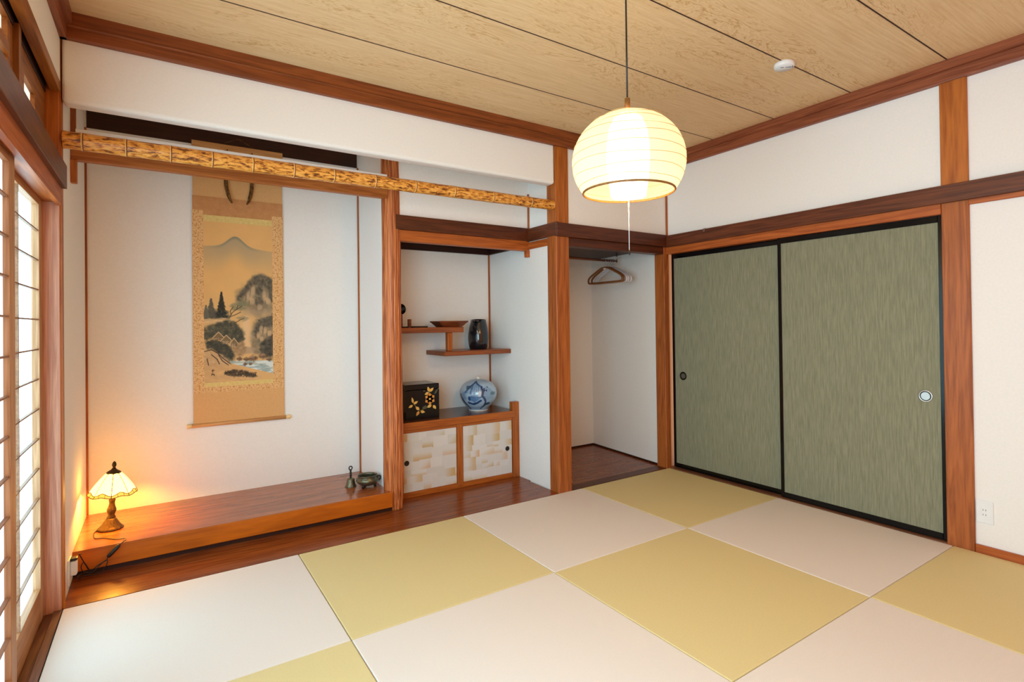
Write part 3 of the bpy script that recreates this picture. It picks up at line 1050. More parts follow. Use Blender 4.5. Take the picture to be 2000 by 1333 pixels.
    lay((1 - sst(0.0, 0.05, np.abs(v - 0.565 - 0.02 * (n1 - 0.5)))) * sst(0.45, 0.62, u) * 0.6, (176, 152, 120))
    # lower crag and boulders
    scatter([(0.66, 0.72), (0.72, 0.64), (0.82, 0.60), (1.0, 0.58), (1.0, 0.86), (0.80, 0.84), (0.68, 0.80)], 300, 0.045, [GR, MD, (150, 130, 102)], 0.5)
    scatter([(0.72, 0.66), (0.80, 0.61), (0.90, 0.60), (1.0, 0.585), (1.0, 0.66), (0.90, 0.65), (0.80, 0.70), (0.74, 0.72)], 240, 0.026, [DK, GR], 0.65)
    scatter([(0.84, 0.76), (0.92, 0.72), (1.0, 0.71), (1.0, 0.84), (0.88, 0.85), (0.80, 0.80)], 220, 0.028, [DK, (48, 48, 44), GR], 0.65)
    for cu, cv, su, sv in ((0.82, 0.675, 0.035, 0.075), (0.88, 0.68, 0.03, 0.06), (0.78, 0.71, 0.035, 0.05), (0.95, 0.70, 0.04, 0.05), (0.83, 0.735, 0.04, 0.04)):
        dab(cu, cv, su * 1.1, sv * 1.25, 0.5 * (r.random() - 0.5), LT, 0.65)
        dab(cu - su, cv + 0.008, su * 0.22, sv * 0.9, 0.1, DK, 0.6)
    # mist down the middle
    for k in range(60):
        dab(0.60 + 0.05 * (r.random() - 0.5) + 0.03 * math.sin(k), 0.60 + 0.19 * k / 60, 0.07, 0.06, 0, (224, 188, 142), 0.22)
    for k in range(40):
        dab(0.62 + 0.16 * (r.random() - 0.5), 0.79 + 0.03 * r.random(), 0.06, 0.035, 0, (176, 150, 120), 0.25)

    # firs
    def fir(cu, tv, bv, hw, cols, al):
        for k in range(int(420 * hw / 0.085)):
            s_ = r.random() ** 0.75
            tier = 0.72 + 0.38 * ((s_ * 7) % 1.0)
            x = (r.random() * 2 - 1) * hw * s_ * tier
            dab(cu + x, tv + (bv - tv) * s_ + 0.012 * abs(x) / hw, 0.016, 0.009, 0.5 if x > 0 else -0.5, cols[int(r.integers(0, len(cols)))], al)
    scatter([(0.0, 0.56), (0.08, 0.55), (0.22, 0.565), (0.33, 0.56), (0.34, 0.60), (0.0, 0.60)], 160, 0.028, [GN, DK, (86, 84, 72)], 0.6)
    fir(0.10, 0.475, 0.595, 0.085, [(96, 92, 80), (80, 78, 68)], 0.5)
    fir(0.03, 0.52, 0.595, 0.06, [(104, 100, 86)], 0.4)
    fir(0.245, 0.435, 0.59, 0.085, [(36, 40, 36), (46, 48, 42)], 0.75)
    # pine with pale needles
    scatter([(0.38, 0.52), (0.46, 0.49), (0.58, 0.49), (0.66, 0.515), (0.56, 0.55), (0.42, 0.55)], 200, 0.024, [(128, 126, 94), (110, 112, 84), (150, 140, 106)], 0.45, 0.35, 0.0)
    scatter([(0.46, 0.60), (0.56, 0.585), (0.64, 0.60), (0.56, 0.625)], 70, 0.022, [(128, 122, 92), (150, 136, 104)], 0.45, 0.35, 0.0)
    for pts in ([(0.31, 0.625), (0.36, 0.595), (0.40, 0.565), (0.46, 0.545), (0.54, 0.525)], [(0.37, 0.59), (0.44, 0.580), (0.52, 0.562)], [(0.38, 0.58), (0.37, 0.555), (0.41, 0.53)], [(0.44, 0.63), (0.50, 0.615), (0.57, 0.60)], [(0.46, 0.546), (0.48, 0.52)]):
        line(pts, 0.008, (86, 72, 52), 0.7)
    # path, dark wooded bank
    scatter([(0.0, 0.605), (0.30, 0.60), (0.38, 0.615), (0.20, 0.635), (0.0, 0.635)], 110, 0.035, [(212, 178, 132), (200, 164, 116)], 0.6, 0.3, 0.0)
    scatter([(0.0, 0.66), (0.10, 0.64), (0.22, 0.635), (0.34, 0.61), (0.44, 0.63), (0.54, 0.68), (0.57, 0.74), (0.46, 0.755), (0.20, 0.72), (0.0, 0.73)], 620, 0.026, [(48, 52, 46), DK, GN, (84, 84, 70)], 0.62)
    scatter([(0.06, 0.66), (0.30, 0.64), (0.44, 0.66), (0.40, 0.70), (0.10, 0.69)], 90, 0.014, [(120, 116, 92), (104, 106, 86)], 0.5, 0.4, 0.0)
    scatter([(0.02, 0.745), (0.16, 0.735), (0.34, 0.77), (0.42, 0.82), (0.40, 0.885), (0.30, 0.88), (0.20, 0.84), (0.06, 0.80)], 520, 0.026, [(46, 50, 46), DK, GN], 0.65)
    scatter([(0.40, 0.76), (0.54, 0.75), (0.60, 0.80), (0.52, 0.845), (0.42, 0.82)], 130, 0.028, [(168, 136, 100), TN, (120, 98, 72)], 0.5)
    # roofs
    for cu, cv, sr in ((0.20, 0.712, 0.085), (0.31, 0.732, 0.085), (0.42, 0.752, 0.065)):
        for k in range(14):
            q = k / 13
            line([(cu - sr * q, cv - 0.024 + 0.034 * q), (cu + sr * 0.9 * q, cv - 0.024 + 0.032 * q)], 0.007, (132 - 20 * (k % 2), 102, 72), 0.75)
        line([(cu - sr, cv + 0.012), (cu, cv - 0.026), (cu + sr * 0.95, cv + 0.010)], 0.007, (206, 172, 134), 0.8)
        scatter([(cu - sr * 0.6, cv + 0.012), (cu + sr * 0.6, cv + 0.012), (cu + sr * 0.6, cv + 0.024), (cu - sr * 0.6, cv + 0.024)], 30, 0.014, [(204, 176, 138), (90, 72, 54)], 0.7)
    # stream
    rv = (v > 0.868 + 0.014 * (u - 0.4)) & (v < 0.882 + 0.125 * (u - 0.36)) & (u > 0.36)
    lay(rv * 0.8, (168, 190, 194))
    lay(rv * sst(0.50, 0.58, vnoise(H, Wd, 90, 5, 3, 7)) * 0.85, (216, 226, 224))
    lay(rv * sst(0.56, 0.62, vnoise(H, Wd, 70, 5, 3, 8)) * 0.6, (120, 146, 150))
    for cu, cv, sr in ((0.50, 0.858, 0.05), (0.60, 0.862, 0.05), (0.70, 0.858, 0.085), (0.85, 0.845, 0.085), (0.58, 0.892, 0.032), (0.66, 0.893, 0.03), (0.94, 0.868, 0.05)):
        dab(cu, cv, sr, sr * 0.55, 0, (112, 86, 64), 0.95)
        dab(cu - sr * 0.15, cv - sr * 0.10, sr * 0.65, sr * 0.30, 0, (178, 146, 114), 0.85)
        scatter([(cu - sr, cv), (cu, cv - sr * 0.3), (cu + sr, cv), (cu, cv + sr * 0.3)], 40, 0.012, [(70, 56, 44), (150, 118, 90)], 0.6)
    # near rock, bank and grass
    scatter([(0.0, 0.80), (0.10, 0.795), (0.22, 0.83), (0.36, 0.885), (0.30, 0.905), (0.0, 0.90)], 240, 0.035, [(198, 162, 118), (210, 176, 132), (184, 146, 104)], 0.6)
    for pts in ([(0.0, 0.805), (0.10, 0.795), (0.18, 0.815), (0.26, 0.85), (0.36, 0.885)], [(0.10, 0.825), (0.18, 0.855), (0.21, 0.885)], [(0.20, 0.83), (0.25, 0.865), (0.34, 0.895)], [(0.04, 0.85), (0.06, 0.89)]):
        line(pts, 0.009, (74, 58, 44), 0.7)
    scatter([(0.0, 0.90), (0.40, 0.895), (0.80, 0.965), (0.70, 1.0), (0.0, 1.0)], 240, 0.045, [(206, 166, 118), (198, 158, 110)], 0.5, 0.4, 0.2)
    scatter([(0.28, 0.945), (0.38, 0.925), (0.52, 0.93), (0.66, 0.95), (0.76, 0.975), (0.56, 0.972), (0.36, 0.962)], 300, 0.017, [(52, 44, 36), (74, 62, 48)], 0.65)
    for k in range(70):
        gu = 0.28 + 0.46 * r.random()
        gv = 0.93 + 0.10 * abs(gu - 0.42) + 0.012 * r.random()
        line([(gu, gv), (gu + 0.05 * (r.random() - 0.5), gv - 0.006 - 0.010 * r.random())], 0.005, (56, 46, 38), 0.4)
    for pts in ([(0.10, 0.925), (0.14, 0.922)], [(0.12, 0.917), (0.115, 0.935)], [(0.10, 0.945), (0.14, 0.948)], [(0.115, 0.942), (0.10, 0.955)], [(0.125, 0.945), (0.14, 0.957)]):
        line(pts, 0.006, (44, 36, 28), 0.8)
    return img


t = thing('hanging_scroll', 'hanging landscape scroll on the alcove wall between the corner trims', 'scroll', (0.788, YB, 0))
yf = -0.014
MB().box(-0.264, 0.266, yf, yf + 0.004, 0.585, 1.93).build('mount', 'mount', t)
MB().box(-0.262, 0.264, yf - 0.0005, yf + 0.003, 1.89, 2.02).build('upper_mount', 'mount_dark', t)
MB().box(-0.260, 0.262, yf, yf + 0.004, 2.02, 2.35).build('top_mount', 'mount', t)
b = MB()
for x0, x1, z0, z1 in ((-0.262, -0.203, 0.775, 1.93), (0.198, 0.264, 0.775, 1.93), (-0.203, 0.198, 0.775, 0.815)):
    b.box(x0, x1, yf - 0.001, yf + 0.002, z0, z1)
b.build('brocade_border', 'brocade', t)
MB().box(-0.203, 0.198, yf - 0.0018, yf, 1.862, 1.902).build('gold_band', 'gold_band', t)
MB().box(-0.203, 0.198, yf - 0.0018, yf, 0.812, 0.838).build('gold_band', 'gold_band', t)
picture('painting', 'paint', landscape(), lambda uu, vv: (-0.203 + 0.401 * uu, yf - 0.0014, 1.864 - 1.028 * vv), t)
MB().box(-0.264, 0.268, yf - 0.006, yf + 0.006, 2.330, 2.366, 0.002).build('top_bar', 'roller', t)
ro = MB().tube([(-0.272, -0.013, 0.575), (0.276, -0.013, 0.575)], 0.0125, 16).build('bottom_roller', 'roller', t)
for s, x in ((-1, -0.272), (1, 0.276)):
    MB().tube([(x, -0.013, 0.575), (x + s * 0.008, -0.013, 0.575), (x + s * 0.024, -0.013, 0.575), (x + s * 0.027, -0.013, 0.575)], [0.011, 0.0125, 0.0145, 0.012], 16).build('end_knob', 'ivory', ro)
MB().tube(smooth_path([(-0.09, yf - 0.006, 2.366), (-0.02, yf - 0.004, 2.405), (0.0, yf - 0.004, 2.412), (0.02, yf - 0.004, 2.405), (0.09, yf - 0.006, 2.366)]), 0.0015, 6).build('hanging_cord', 'ribbon', t)
for s, x in ((-1, -0.078), (1, 0.078)):
    P = smooth_path([(x - 0.006 * s, yf - 0.002, 2.335), (x - 0.003 * s, yf - 0.010, 2.22), (x - 0.003 * s, yf - 0.014, 2.11), (x - s * 0.010, yf - 0.020, 2.06), (x - s * 0.020, yf - 0.026, 2.02), (x - s * 0.034, yf - 0.032, 1.985)])
    n = len(P)
    wv = [0.011 * (1 - 0.6 * max(0, (i / n - 0.7) / 0.3)) for i in range(n)]
    MB().strip([p + Vector((-wv[i], 0.004, 0)) for i, p in enumerate(P)], [p + Vector((wv[i], -0.006, 0)) for i, p in enumerate(P)], 0.001, (0, -1, 0)).build('ribbon', 'ribbon', t)

# ------------------------------------------------------------------ table lamp
t = thing('table_lamp', 'lit table lamp with scalloped glass shade at the left end of the platform', 'lamp', (0.127, 0.60, 0.125))
mb = MB()
mb.lathe([(0, 0), (0.056, 0), (0.058, 0.004), (0.056, 0.009), (0.050, 0.014), (0.041, 0.024), (0.033, 0.038), (0.024, 0.052), (0.018, 0.060), (0.0, 0.061)], (0, 0, 0), 48,
         lambda r, z, a: r * (1 + 0.03 * math.sin(16 * a + 60 * z)))
mb.build('base', 'lamp_bronze', t)
mb = MB()
mb.lathe([(0, 0.056), (0.019, 0.056), (0.020, 0.064), (0.015, 0.072), (0.016, 0.082), (0.021, 0.094), (0.020, 0.106), (0.015, 0.120), (0.0125, 0.135), (0.0135, 0.148), (0.016, 0.152), (0.013, 0.157), (0.016, 0.163), (0.012, 0.168), (0.012, 0.190), (0, 0.190)], (0, 0, 0), 40,
         lambda r, z, a: r * (1 + 0.025 * math.sin(10 * a)))
mb.build('stem', 'lamp_bronze', t)
mb = MB()
mb.lathe([(0.0, 0.30), (0.033, 0.293), (0.034, 0.297), (0.027, 0.304), (0.014, 0.312), (0.008, 0.320), (0.0, 0.322)], (0, 0, 0), 32)
mb.build('shade_cap', 'lamp_bronze', t)
mb = MB()
mb.lathe([(0, 0.318), (0.008, 0.320), (0.006, 0.325), (0.010, 0.333), (0.010, 0.342), (0.006, 0.352), (0.0, 0.358)], (0, 0, 0), 24)
mb.build('finial', 'lamp_bronze', t)
# shade of eight bowed glass panels with scalloped hem
NP, SEG = 8, 10
RT, RB, ZT, ZB = 0.030, 0.103, 0.296, 0.190


def shade_pt(a, s):
    """a angle, s 0 top .. 1 rim"""
    q = (a / (2 * PI) * NP) % 1.0
    lobe = math.sin(PI * q)
    r = RT + (RB - RT) * s + 0.006 * lobe * s
    return (r * math.cos(a), r * math.sin(a), ZT + (ZB - ZT) * s + 0.006 * math.sin(PI * s) + 0.004 * lobe)


sh = MB()
le = MB()
am = MB()
for k in range(NP):
    a0 = 2 * PI * k / NP
    cols = []
    for i in range(SEG + 1):
        q = i / SEG
        a = a0 + q * 2 * PI / NP
        hem = 0.86 + 0.10 * abs(math.cos(PI * q)) ** 1.5
        cols.append([sh.bm.verts.new(shade_pt(a + (1e-5 if i == 0 else -1e-5 if i == SEG else 0), hem * j / 6)) for j in range(7)])
    for i in range(SEG):
        for j in range(6):
            sh.bm.faces.new((cols[i][j], cols[i][j + 1], cols[i + 1][j + 1], cols[i + 1][j])).smooth = True
    # amber border pieces below the panel
    for i in range(SEG):
        q0, q1 = i / SEG, (i + 1) / SEG
        pts = []
        for q in (q0, q1):
            a = a0 + q * 2 * PI / NP
            hem = 0.86 + 0.10 * abs(math.cos(PI * q)) ** 1.5
            pts.append((shade_pt(a, hem), shade_pt(a, 1.0 + 0.04 * abs(math.cos(PI * q)))))
        am.bm.faces.new([am.bm.verts.new(p) for p in (pts[0][0], pts[0][1], pts[1][1], pts[1][0])])
    le.tube([shade_pt(a0, 1.04 * j / 8) for j in range(9)], 0.0019, 6)
    le.tube([shade_pt(a0 + q * 2 * PI / NP, 0.86 + 0.10 * abs(math.cos(PI * q)) ** 1.5) for q in [i / 12 for i in range(13)]], 0.0018, 6)
    le.tube([shade_pt(a0 + q * 2 * PI / NP, 1.0 + 0.04 * abs(math.cos(PI * q))) for q in [i / 12 for i in range(13)]], 0.0018, 6)
    for qq in (0.33, 0.67):
        le.tube([shade_pt(a0 + qq * 2 * PI / NP, 0.86 + 0.10 * abs(math.cos(PI * qq)) ** 1.5), shade_pt(a0 + qq * 2 * PI / NP, 1.02)], 0.0009, 6)
so = sh.build('lamp_shade', 'shade_glass', t)
am.build('amber_border', 'shade_amber', so)
le.build('lead_line', 'lead', so)
t.rotation_euler = (0, math.radians(3.0), 0)
mb = MB()
cord = smooth_path([(0.075, 0.615, 0.128), (0.060, 0.560, 0.128), (0.072, 0.475, 0.128), (0.110, 0.452, 0.128), (0.160, 0.400, 0.128), (0.192, 0.385, 0.130), (0.203, 0.36, 0.134), (0.200, 0.318, 0.139), (0.180, 0.310, 0.126)])
mb.tube([Vector(p) - Vector((0.127, 0.60, 0.125)) for p in cord], 0.0022, 8)
cord2 = smooth_path([(0.132, 0.306, 0.076), (0.128, 0.302, 0.066), (0.098, 0.298, 0.052), (0.072, 0.296, 0.034), (0.052, 0.30, 0.028), (0.022, 0.29, 0.022), (0.028, 0.28, 0.010), (0.052, 0.285, 0.020), (0.085, 0.29, 0.012), (0.110, 0.295, 0.018), (0.130, 0.296, 0.046), (0.131, 0.30, 0.068), (0.110, 0.298, 0.056), (0.075, 0.292, 0.026), (0.045, 0.288, 0.036), (0.034, 0.285, 0.062), (0.044, 0.285, 0.082), (0.060, 0.29, 0.050), (0.066, 0.292, 0.030), (0.050, 0.286, 0.070), (0.036, 0.272, 0.112), (0.030, 0.255, 0.137), (0.040, 0.235, 0.140)])
mb.tube([Vector(p) - Vector((0.127, 0.60, 0.125)) for p in cord2], 0.0022, 8)
co = mb.build('power_cord', 'black_plastic', t)
a, b2 = Vector((0.180, 0.308, 0.126)) - Vector((0.127, 0.60, 0.125)), Vector((0.133, 0.304, 0.078)) - Vector((0.127, 0.60, 0.125))
MB().tube([a, a.lerp(b2, 0.06), a.lerp(b2, 0.2), a.lerp(b2, 0.8), a.lerp(b2, 0.94), b2], [0.004, 0.0085, 0.0095, 0.0095, 0.0085, 0.004], 12).build('inline_switch', 'black_plastic', co)
co.rotation_euler = (0, math.radians(-3.0), 0)
bl = bpy.data.lights.new('table_lamp_bulb', 'POINT')
bl.energy, bl.color, bl.shadow_soft_size = 10, (1.0, 0.45, 0.06), 0.018
bo = bpy.data.objects.new('table_lamp_bulb', bl)
COL.objects.link(bo)
bo.location = (0.136, 0.60, 0.35)

# outlet with plugs low on the left wall
t = thing('wall_outlet', 'white outlet with plugs low on the wall by the corner post', 'outlet', (-0.003, 0.20, 0.085))
MB().box(0, 0.008, -0.036, 0.036, -0.058, 0.058, 0.003, 2).build('plate', 'white_plastic', t)
mb = MB()
mb.box(0.008, 0.030, -0.016, 0.026, -0.020, 0.046, 0.004, 2)
for k in range(4):
    mb.box(0.030, 0.0315, -0.012 + 0.009 * k, -0.008 + 0.009 * k, -0.016, 0.040)
mb.build('adapter', 'white_plastic', t)
MB().box(0.008, 0.034, -0.022, 0.012, 0.049, 0.060, 0.003, 2).build('plug', 'black_plastic', t)

# outlet on the right wall
t = thing('wall_outlet', 'white double outlet on the right wall beside the broad post', 'outlet', (XW, -2.0, 0.207))
MB().box(-0.007, 0, -0.0345, 0.0345, -0.057, 0.057, 0.003, 2).build('plate', 'white_plastic', t)
MB().box(-0.0078, -0.006, -0.012, 0.012, -0.026, 0.026, 0.001).build('socket_insert', 'white_plastic', t)
s = MB()
for y in (-0.0055, 0.0055):
    for z in (-0.013, 0.011):
        s.box(-0.0083, -0.0072, y - 0.0012, y + 0.0012, z - 0.004, z + 0.004)
s.build('slot', 'grey_detail', t)

# ------------------------------------------------------------------ bronze bell and censer
t = thing('hand_bell', 'small bronze hand bell with slim handle beside the bronze bowl', 'bell', (1.402, 0.60, 0.125))
mb = MB()
mb.lathe([(0.036, 0.0), (0.0375, 0.003), (0.034, 0.009), (0.029, 0.018), (0.0265, 0.032), (0.025, 0.046), (0.021, 0.055), (0.010, 0.060), (0, 0.061)], (0, 0, 0), 40)
mb.lathe([(0.034, 0.0), (0.026, 0.020), (0.020, 0.045), (0, 0.05)], (0, 0, 0), 40)
mb.build('bell_body', 'bronze', t)
mb = MB()
mb.lathe([(0, 0.058), (0.007, 0.060), (0.005, 0.066), (0.0085, 0.072), (0.0055, 0.080), (0.008, 0.090), (0.0055, 0.098), (0.007, 0.106), (0.005, 0.112), (0, 0.113)], (0, 0, 0), 20)
mb.tube([(0.0115 * math.cos(q) * 0.9, 0, 0.122 + 0.0115 * math.sin(q)) for q in [2 * PI * i / 16 for i in range(16)]], 0.0038, 8, True)
mb.build('handle', 'bronze_dark', t)

t = thing('incense_bowl', 'squat bronze bowl on little feet at the right end of the platform', 'bowl', (1.492, 0.53, 0.125))
mb = MB()
mb.lathe([(0, 0.016), (0.040, 0.016), (0.056, 0.024), (0.069, 0.036), (0.073, 0.047), (0.070, 0.058), (0.062, 0.066), (0.060, 0.070), (0.0645, 0.076), (0.066, 0.079), (0.062, 0.080), (0.056, 0.072), (0.060, 0.060), (0.062, 0.045), (0.050, 0.030), (0, 0.025)], (0, 0, 0), 56)
mb.mi = 0
mb.tube([(0.0735 * math.cos(q), 0.0735 * math.sin(q), 0.047) for q in [2 * PI * i / 48 for i in range(48)]], 0.0018, 8, True)
mb.build('body', 'bronze', t)
for k in range(3):
    a = math.radians(215 + 120 * k)
    MB().tube([(0.042 * math.cos(a), 0.042 * math.sin(a), 0.022), (0.047 * math.cos(a), 0.047 * math.sin(a), 0.012), (0.049 * math.cos(a), 0.049 * math.sin(a), 0.0)], [0.013, 0.010, 0.007], 12).build('foot', 'bronze_dark', t)
for k, a in enumerate((math.radians(-18), math.radians(105))):
    u = Vector((math.cos(a), math.sin(a), 0))
    MB().tube(smooth_path([u * 0.062 + Vector((0, 0, 0.066)), u * 0.078 + Vector((0, 0, 0.068)), u * 0.083 + Vector((0, 0, 0.056)), u * 0.078 + Vector((0, 0, 0.044)), u * 0.070 + Vector((0, 0, 0.040))], 4), 0.0045, 10).build('handle', 'bronze_dark', t)

# ------------------------------------------------------------------ low cabinet
YC = 0.515
t = thing('low_cabinet', 'low cabinet with two patterned paper doors in the shelf alcove', 'cabinet', (0, 0, 0))
MB().box(1.655, 2.655, YC + 0.002, YB, 0.478, 0.516, 0.003).build('top_board', ['cabtop_x'], t)
MB().box(1.655, 2.655, YC - 0.010, YC + 0.004, 0.468, 0.5165, 0.002).build('top_edge', 'cab_x', t)
MB().box(2.632, 2.692, YC - 0.004, YC + 0.045, 0.0, 0.582, 0.003).build('end_post', 'cab_z', t)
MB().box(2.152, 2.196, YC - 0.003, YC + 0.02, 0.012, 0.47, 0.008, 3).build('centre_post', 'cab_z', t)
MB().box(1.655, 2.632, YC + 0.002, YC + 0.03, 0.0, 0.034, 0.002).build('bottom_rail', 'cab_x', t)
MB().box(1.655, 2.632, YC + 0.002, YC + 0.03, 0.445, 0.478, 0.002).build('top_rail', 'cab_x', t)
MB().box(1.655, 2.632, YC + 0.016, YC + 0.022, 0.03, 0.45).build('back_panel', 'dark_x', t)


def door_paper(seed, H=150, Wd=165):
    r = np.random.default_rng(seed)
    v, u = np.meshgrid(np.linspace(0, 1, H), np.linspace(0, 1, Wd), indexing='ij')
    img = np.zeros((H, Wd, 3))
    img[:] = (206, 206, 206)
    n = vnoise(H, Wd, 6, 8, 4, seed + 5)
    rects = []
    y = 0.0
    while y < 1:
        h = r.choice([0.09, 0.12, 0.16, 0.20])
        x = -r.random() * 0.15
        while x < 1:
            wd = r.choice([0.12, 0.18, 0.24, 0.30])
            rects.append((x, y + (r.random() - 0.5) * 0.05, wd, h + 0.03))
            x += wd
        y += h
    for x, y, wd, h in rects:
        ins = (u >= x) & (u < x + wd) & (v >= y) & (v < y + h)
        base = np.array([207, 207, 207]) + (r.random() - 0.5) * np.array([10, 10, 12])
        img[ins] = base
        if r.random() < 0.62:
            side = r.integers(0, 3)
            s = {0: (v - y) / h, 1: (u - x) / wd, 2: 0.5 * ((v - y) / h + (u - x) / wd)}[int(side)]
            a = np.clip(sst(0.30, 1.0, s) * (0.6 + 0.7 * n), 0, 1) * (0.6 + 0.35 * r.random())
            col = np.array([(196, 158, 104), (204, 166, 128), (188, 160, 110)][int(r.integers(0, 3))], float)
            img[ins] = (img * (1 - a[..., None]) + col * a[..., None])[ins]
    return img * (0.985 + 0.03 * n[..., None])


for x0, x1, xk, zk, seed, lab in ((1.665, 2.150, 1.764, 0.238, 21, None), (2.198, 2.630, 2.586, 0.228, 33, None)):
    d = MB().box(x0, x1, YC + 0.008, YC + 0.016, 0.034, 0.446, 0.001).build('cabinet_door', 'cab_x', t)
    picture('door_paper', 'doorpaper', door_paper(seed), lambda uu, vv, x0=x0, x1=x1: (x0 + 0.004 + (x1 - x0 - 0.008) * uu, YC + 0.0072, 0.442 - 0.404 * vv), d)
    pm = MB()
    pm.bm.verts.ensure_lookup_table()
    A = [pm.bm.verts.new((xk + 0.017 * math.cos(2 * PI * k / 24), YC + 0.0045, zk + 0.017 * math.sin(2 * PI * k / 24))) for k in range(24)]
    B = [pm.bm.verts.new((xk + 0.0185 * math.cos(2 * PI * k / 24), YC + 0.0075, zk + 0.0185 * math.sin(2 * PI * k / 24))) for k in range(24)]
    C2 = [pm.bm.verts.new((xk + 0.012 * math.cos(2 * PI * k / 24), YC + 0.006, zk + 0.012 * math.sin(2 * PI * k / 24))) for k in range(24)]
    for k in range(24):
        k2 = (k + 1) % 24
        pm.bm.faces.new((A[k], A[k2], B[k2], B[k]))
        pm.bm.faces.new((A[k], C2[k], C2[k2], A[k2]))
    pm.bm.faces.new(C2)
    pm.build('finger_pull', 'bronze_dark', d)

# ------------------------------------------------------------------ staggered shelves
t = thing('staggered_shelf', 'pair of staggered wooden shelves joined by a short strut', 'shelf', (0, 0, 0))
MB().box(1.655, 2.268, 0.615, YB, 1.130, 1.170, 0.003).build('upper_board', 'shelf_x', t)
MB().box(2.105, 2.692, 0.615, YB, 0.955, 0.990, 0.003).build('lower_board', 'shelf_x', t)
MB().box(2.145, 2.186, 0.640, 0.680, 0.990, 1.130, 0.003).build('strut', 'cab_z', t)

# ------------------------------------------------------------------ lacquer box
t = thing('lacquer_box', 'black lacquer box with gold flowers on the low cabinet', 'box', (1.925, 0.72, 0.516))
bw, bd, bh = 0.128, 0.115, 0.248
MB().box(-bw, bw, -bd, bd, 0.0, 0.2065, 0.0015, 2).build('body', 'black_lacquer', t)
MB().box(-bw - 0.001, bw + 0.001, -bd - 0.001, bd + 0.001, 0.207, bh, 0.006, 2).build('lid', 'black_lacquer', t)
deco = MB()


def leaf(cx_, cz_, ang, L, wd, mi):
    deco.mi = mi
    pts = []
    for i in range(9):
        s = i / 8
        pts.append((s * L, wd * math.sin(PI * s ** 0.8)))
    pts = pts + [(x, -y) for x, y in pts[-2:0:-1]]
    ca, sa = math.cos(ang), math.sin(ang)
    deco.prism([(cx_ + x * ca - y * sa, cz_ + x * sa + y * ca) for x, y in pts], -bd - 0.0016, -bd - 0.0002, lambda u, v, w: (u, w, v))


D = math.radians
for cx_, cz_, ang, L, wd, mi in [
    (0.050, 0.190, 108, 0.040, 0.010, 0), (0.052, 0.190, 40, 0.042, 0.010, 0), (0.046, 0.186, 205, 0.036, 0.010, 0), (0.018, 0.197, 170, 0.018, 0.004, 2),
    (-0.075, 0.118, 102, 0.044, 0.008, 0), (-0.072, 0.112, 28, 0.038, 0.009, 0), (-0.078, 0.104, 205, 0.036, 0.009, 0),
    (-0.030, 0.066, 135, 0.038, 0.011, 0), (-0.030, 0.058, 235, 0.040, 0.010, 1), (-0.020, 0.054, -12, 0.036, 0.010, 0),
    (0.066, 0.094, 205, 0.040, 0.011, 0), (0.078, 0.090, -50, 0.038, 0.011, 0), (0.036, 0.084, 190, 0.046, 0.012, 2), (0.090, 0.168, 55, 0.05, 0.007, 2)]:
    leaf(cx_, cz_, D(ang), L, wd, mi)
for k in range(6):
    leaf(0.054, 0.138, D(90 + 60 * k), 0.042, 0.019, 1)
deco.mi = 0
deco.prism([(0.054 + 0.008 * math.cos(2 * PI * k / 12), 0.138 + 0.008 * math.sin(2 * PI * k / 12)) for k in range(12)], -bd - 0.0024, -bd - 0.001, lambda u, v, w: (u, w, v))
deco.mi = 0
for pts in ([(-0.07, 0.11), (-0.05, 0.088), (-0.028, 0.064), (0.01, 0.07), (0.06, 0.096), (0.056, 0.13)], [(0.056, 0.14), (0.052, 0.17), (0.050, 0.19)]):
    deco.tube(smooth_path([(x, -bd - 0.0008, z) for x, z in pts], 5), 0.0008, 5)
deco.build('flower_inlay', ['gold_leaf', 'gold_petal', 'green_leaf'], t)

# ------------------------------------------------------------------ blue and white jar
t = thing('porcelain_jar', 'round blue and white porcelain jar on the low cabinet', 'jar', (2.440, 0.71, 0.516))
prof = [(0.074, 0.0), (0.076, 0.004), (0.077, 0.012), (0.084, 0.022), (0.105, 0.045), (0.128, 0.075), (0.143, 0.108), (0.147, 0.138), (0.141, 0.168), (0.124, 0.197), (0.098, 0.220), (0.062, 0.236), (0.030, 0.244), (0.016, 0.246)]
PP = smooth_path([(r, 0, z) for r, z in prof], 9)
Hh, Ww = len(PP), 240
facing = math.atan2(-2.97 - 0.71, 0.346 - 2.44)
ag = np.linspace(-PI, PI, Ww)
zz = np.array([p.z for p in PP]) / 0.246
VV, AA = np.meshgrid(zz, ag, indexing='ij')
n1 = vnoise(Hh, Ww, 9, 14, 4, 41)
n2 = vnoise(Hh, Ww, 22, 34, 3, 42)
img = np.zeros((Hh, Ww, 3))
img[:] = (160, 186, 210)


def lay2(m, c):
    global img
    m = np.clip(m, 0, 1)[..., None]
    img = img * (1 - m) + np.array(c, float) * m


def bl2(ca, cv, ra, rv, soft=0.3, rough=0.6):
    d = np.sqrt(((AA - ca) / ra) ** 2 + ((VV - cv) / rv) ** 2) + rough * (n1 - 0.5) * 1.5 + rough * (n2 - 0.5) * 0.6
    return 1 - sst(1 - soft, 1.1, d)


def st2(pts, wd, c, a=1.0):
    best = np.full(AA.shape, 9.0)
    for (a0, v0), (a1, v1) in zip(pts, pts[1:]):
        ax, ay = a1 - a0, (v1 - v0) * 1.7
        px, py = AA - a0, (VV - v0) * 1.7
        tt = np.clip((px * ax + py * ay) / (ax * ax + ay * ay + 1e-9), 0, 1)
        best = np.minimum(best, np.hypot(px - tt * ax, py - tt * ay))
    lay2(a * (1 - sst(wd * 0.6, wd * 1.3, best + 0.03 * (n2 - 0.5))), c)


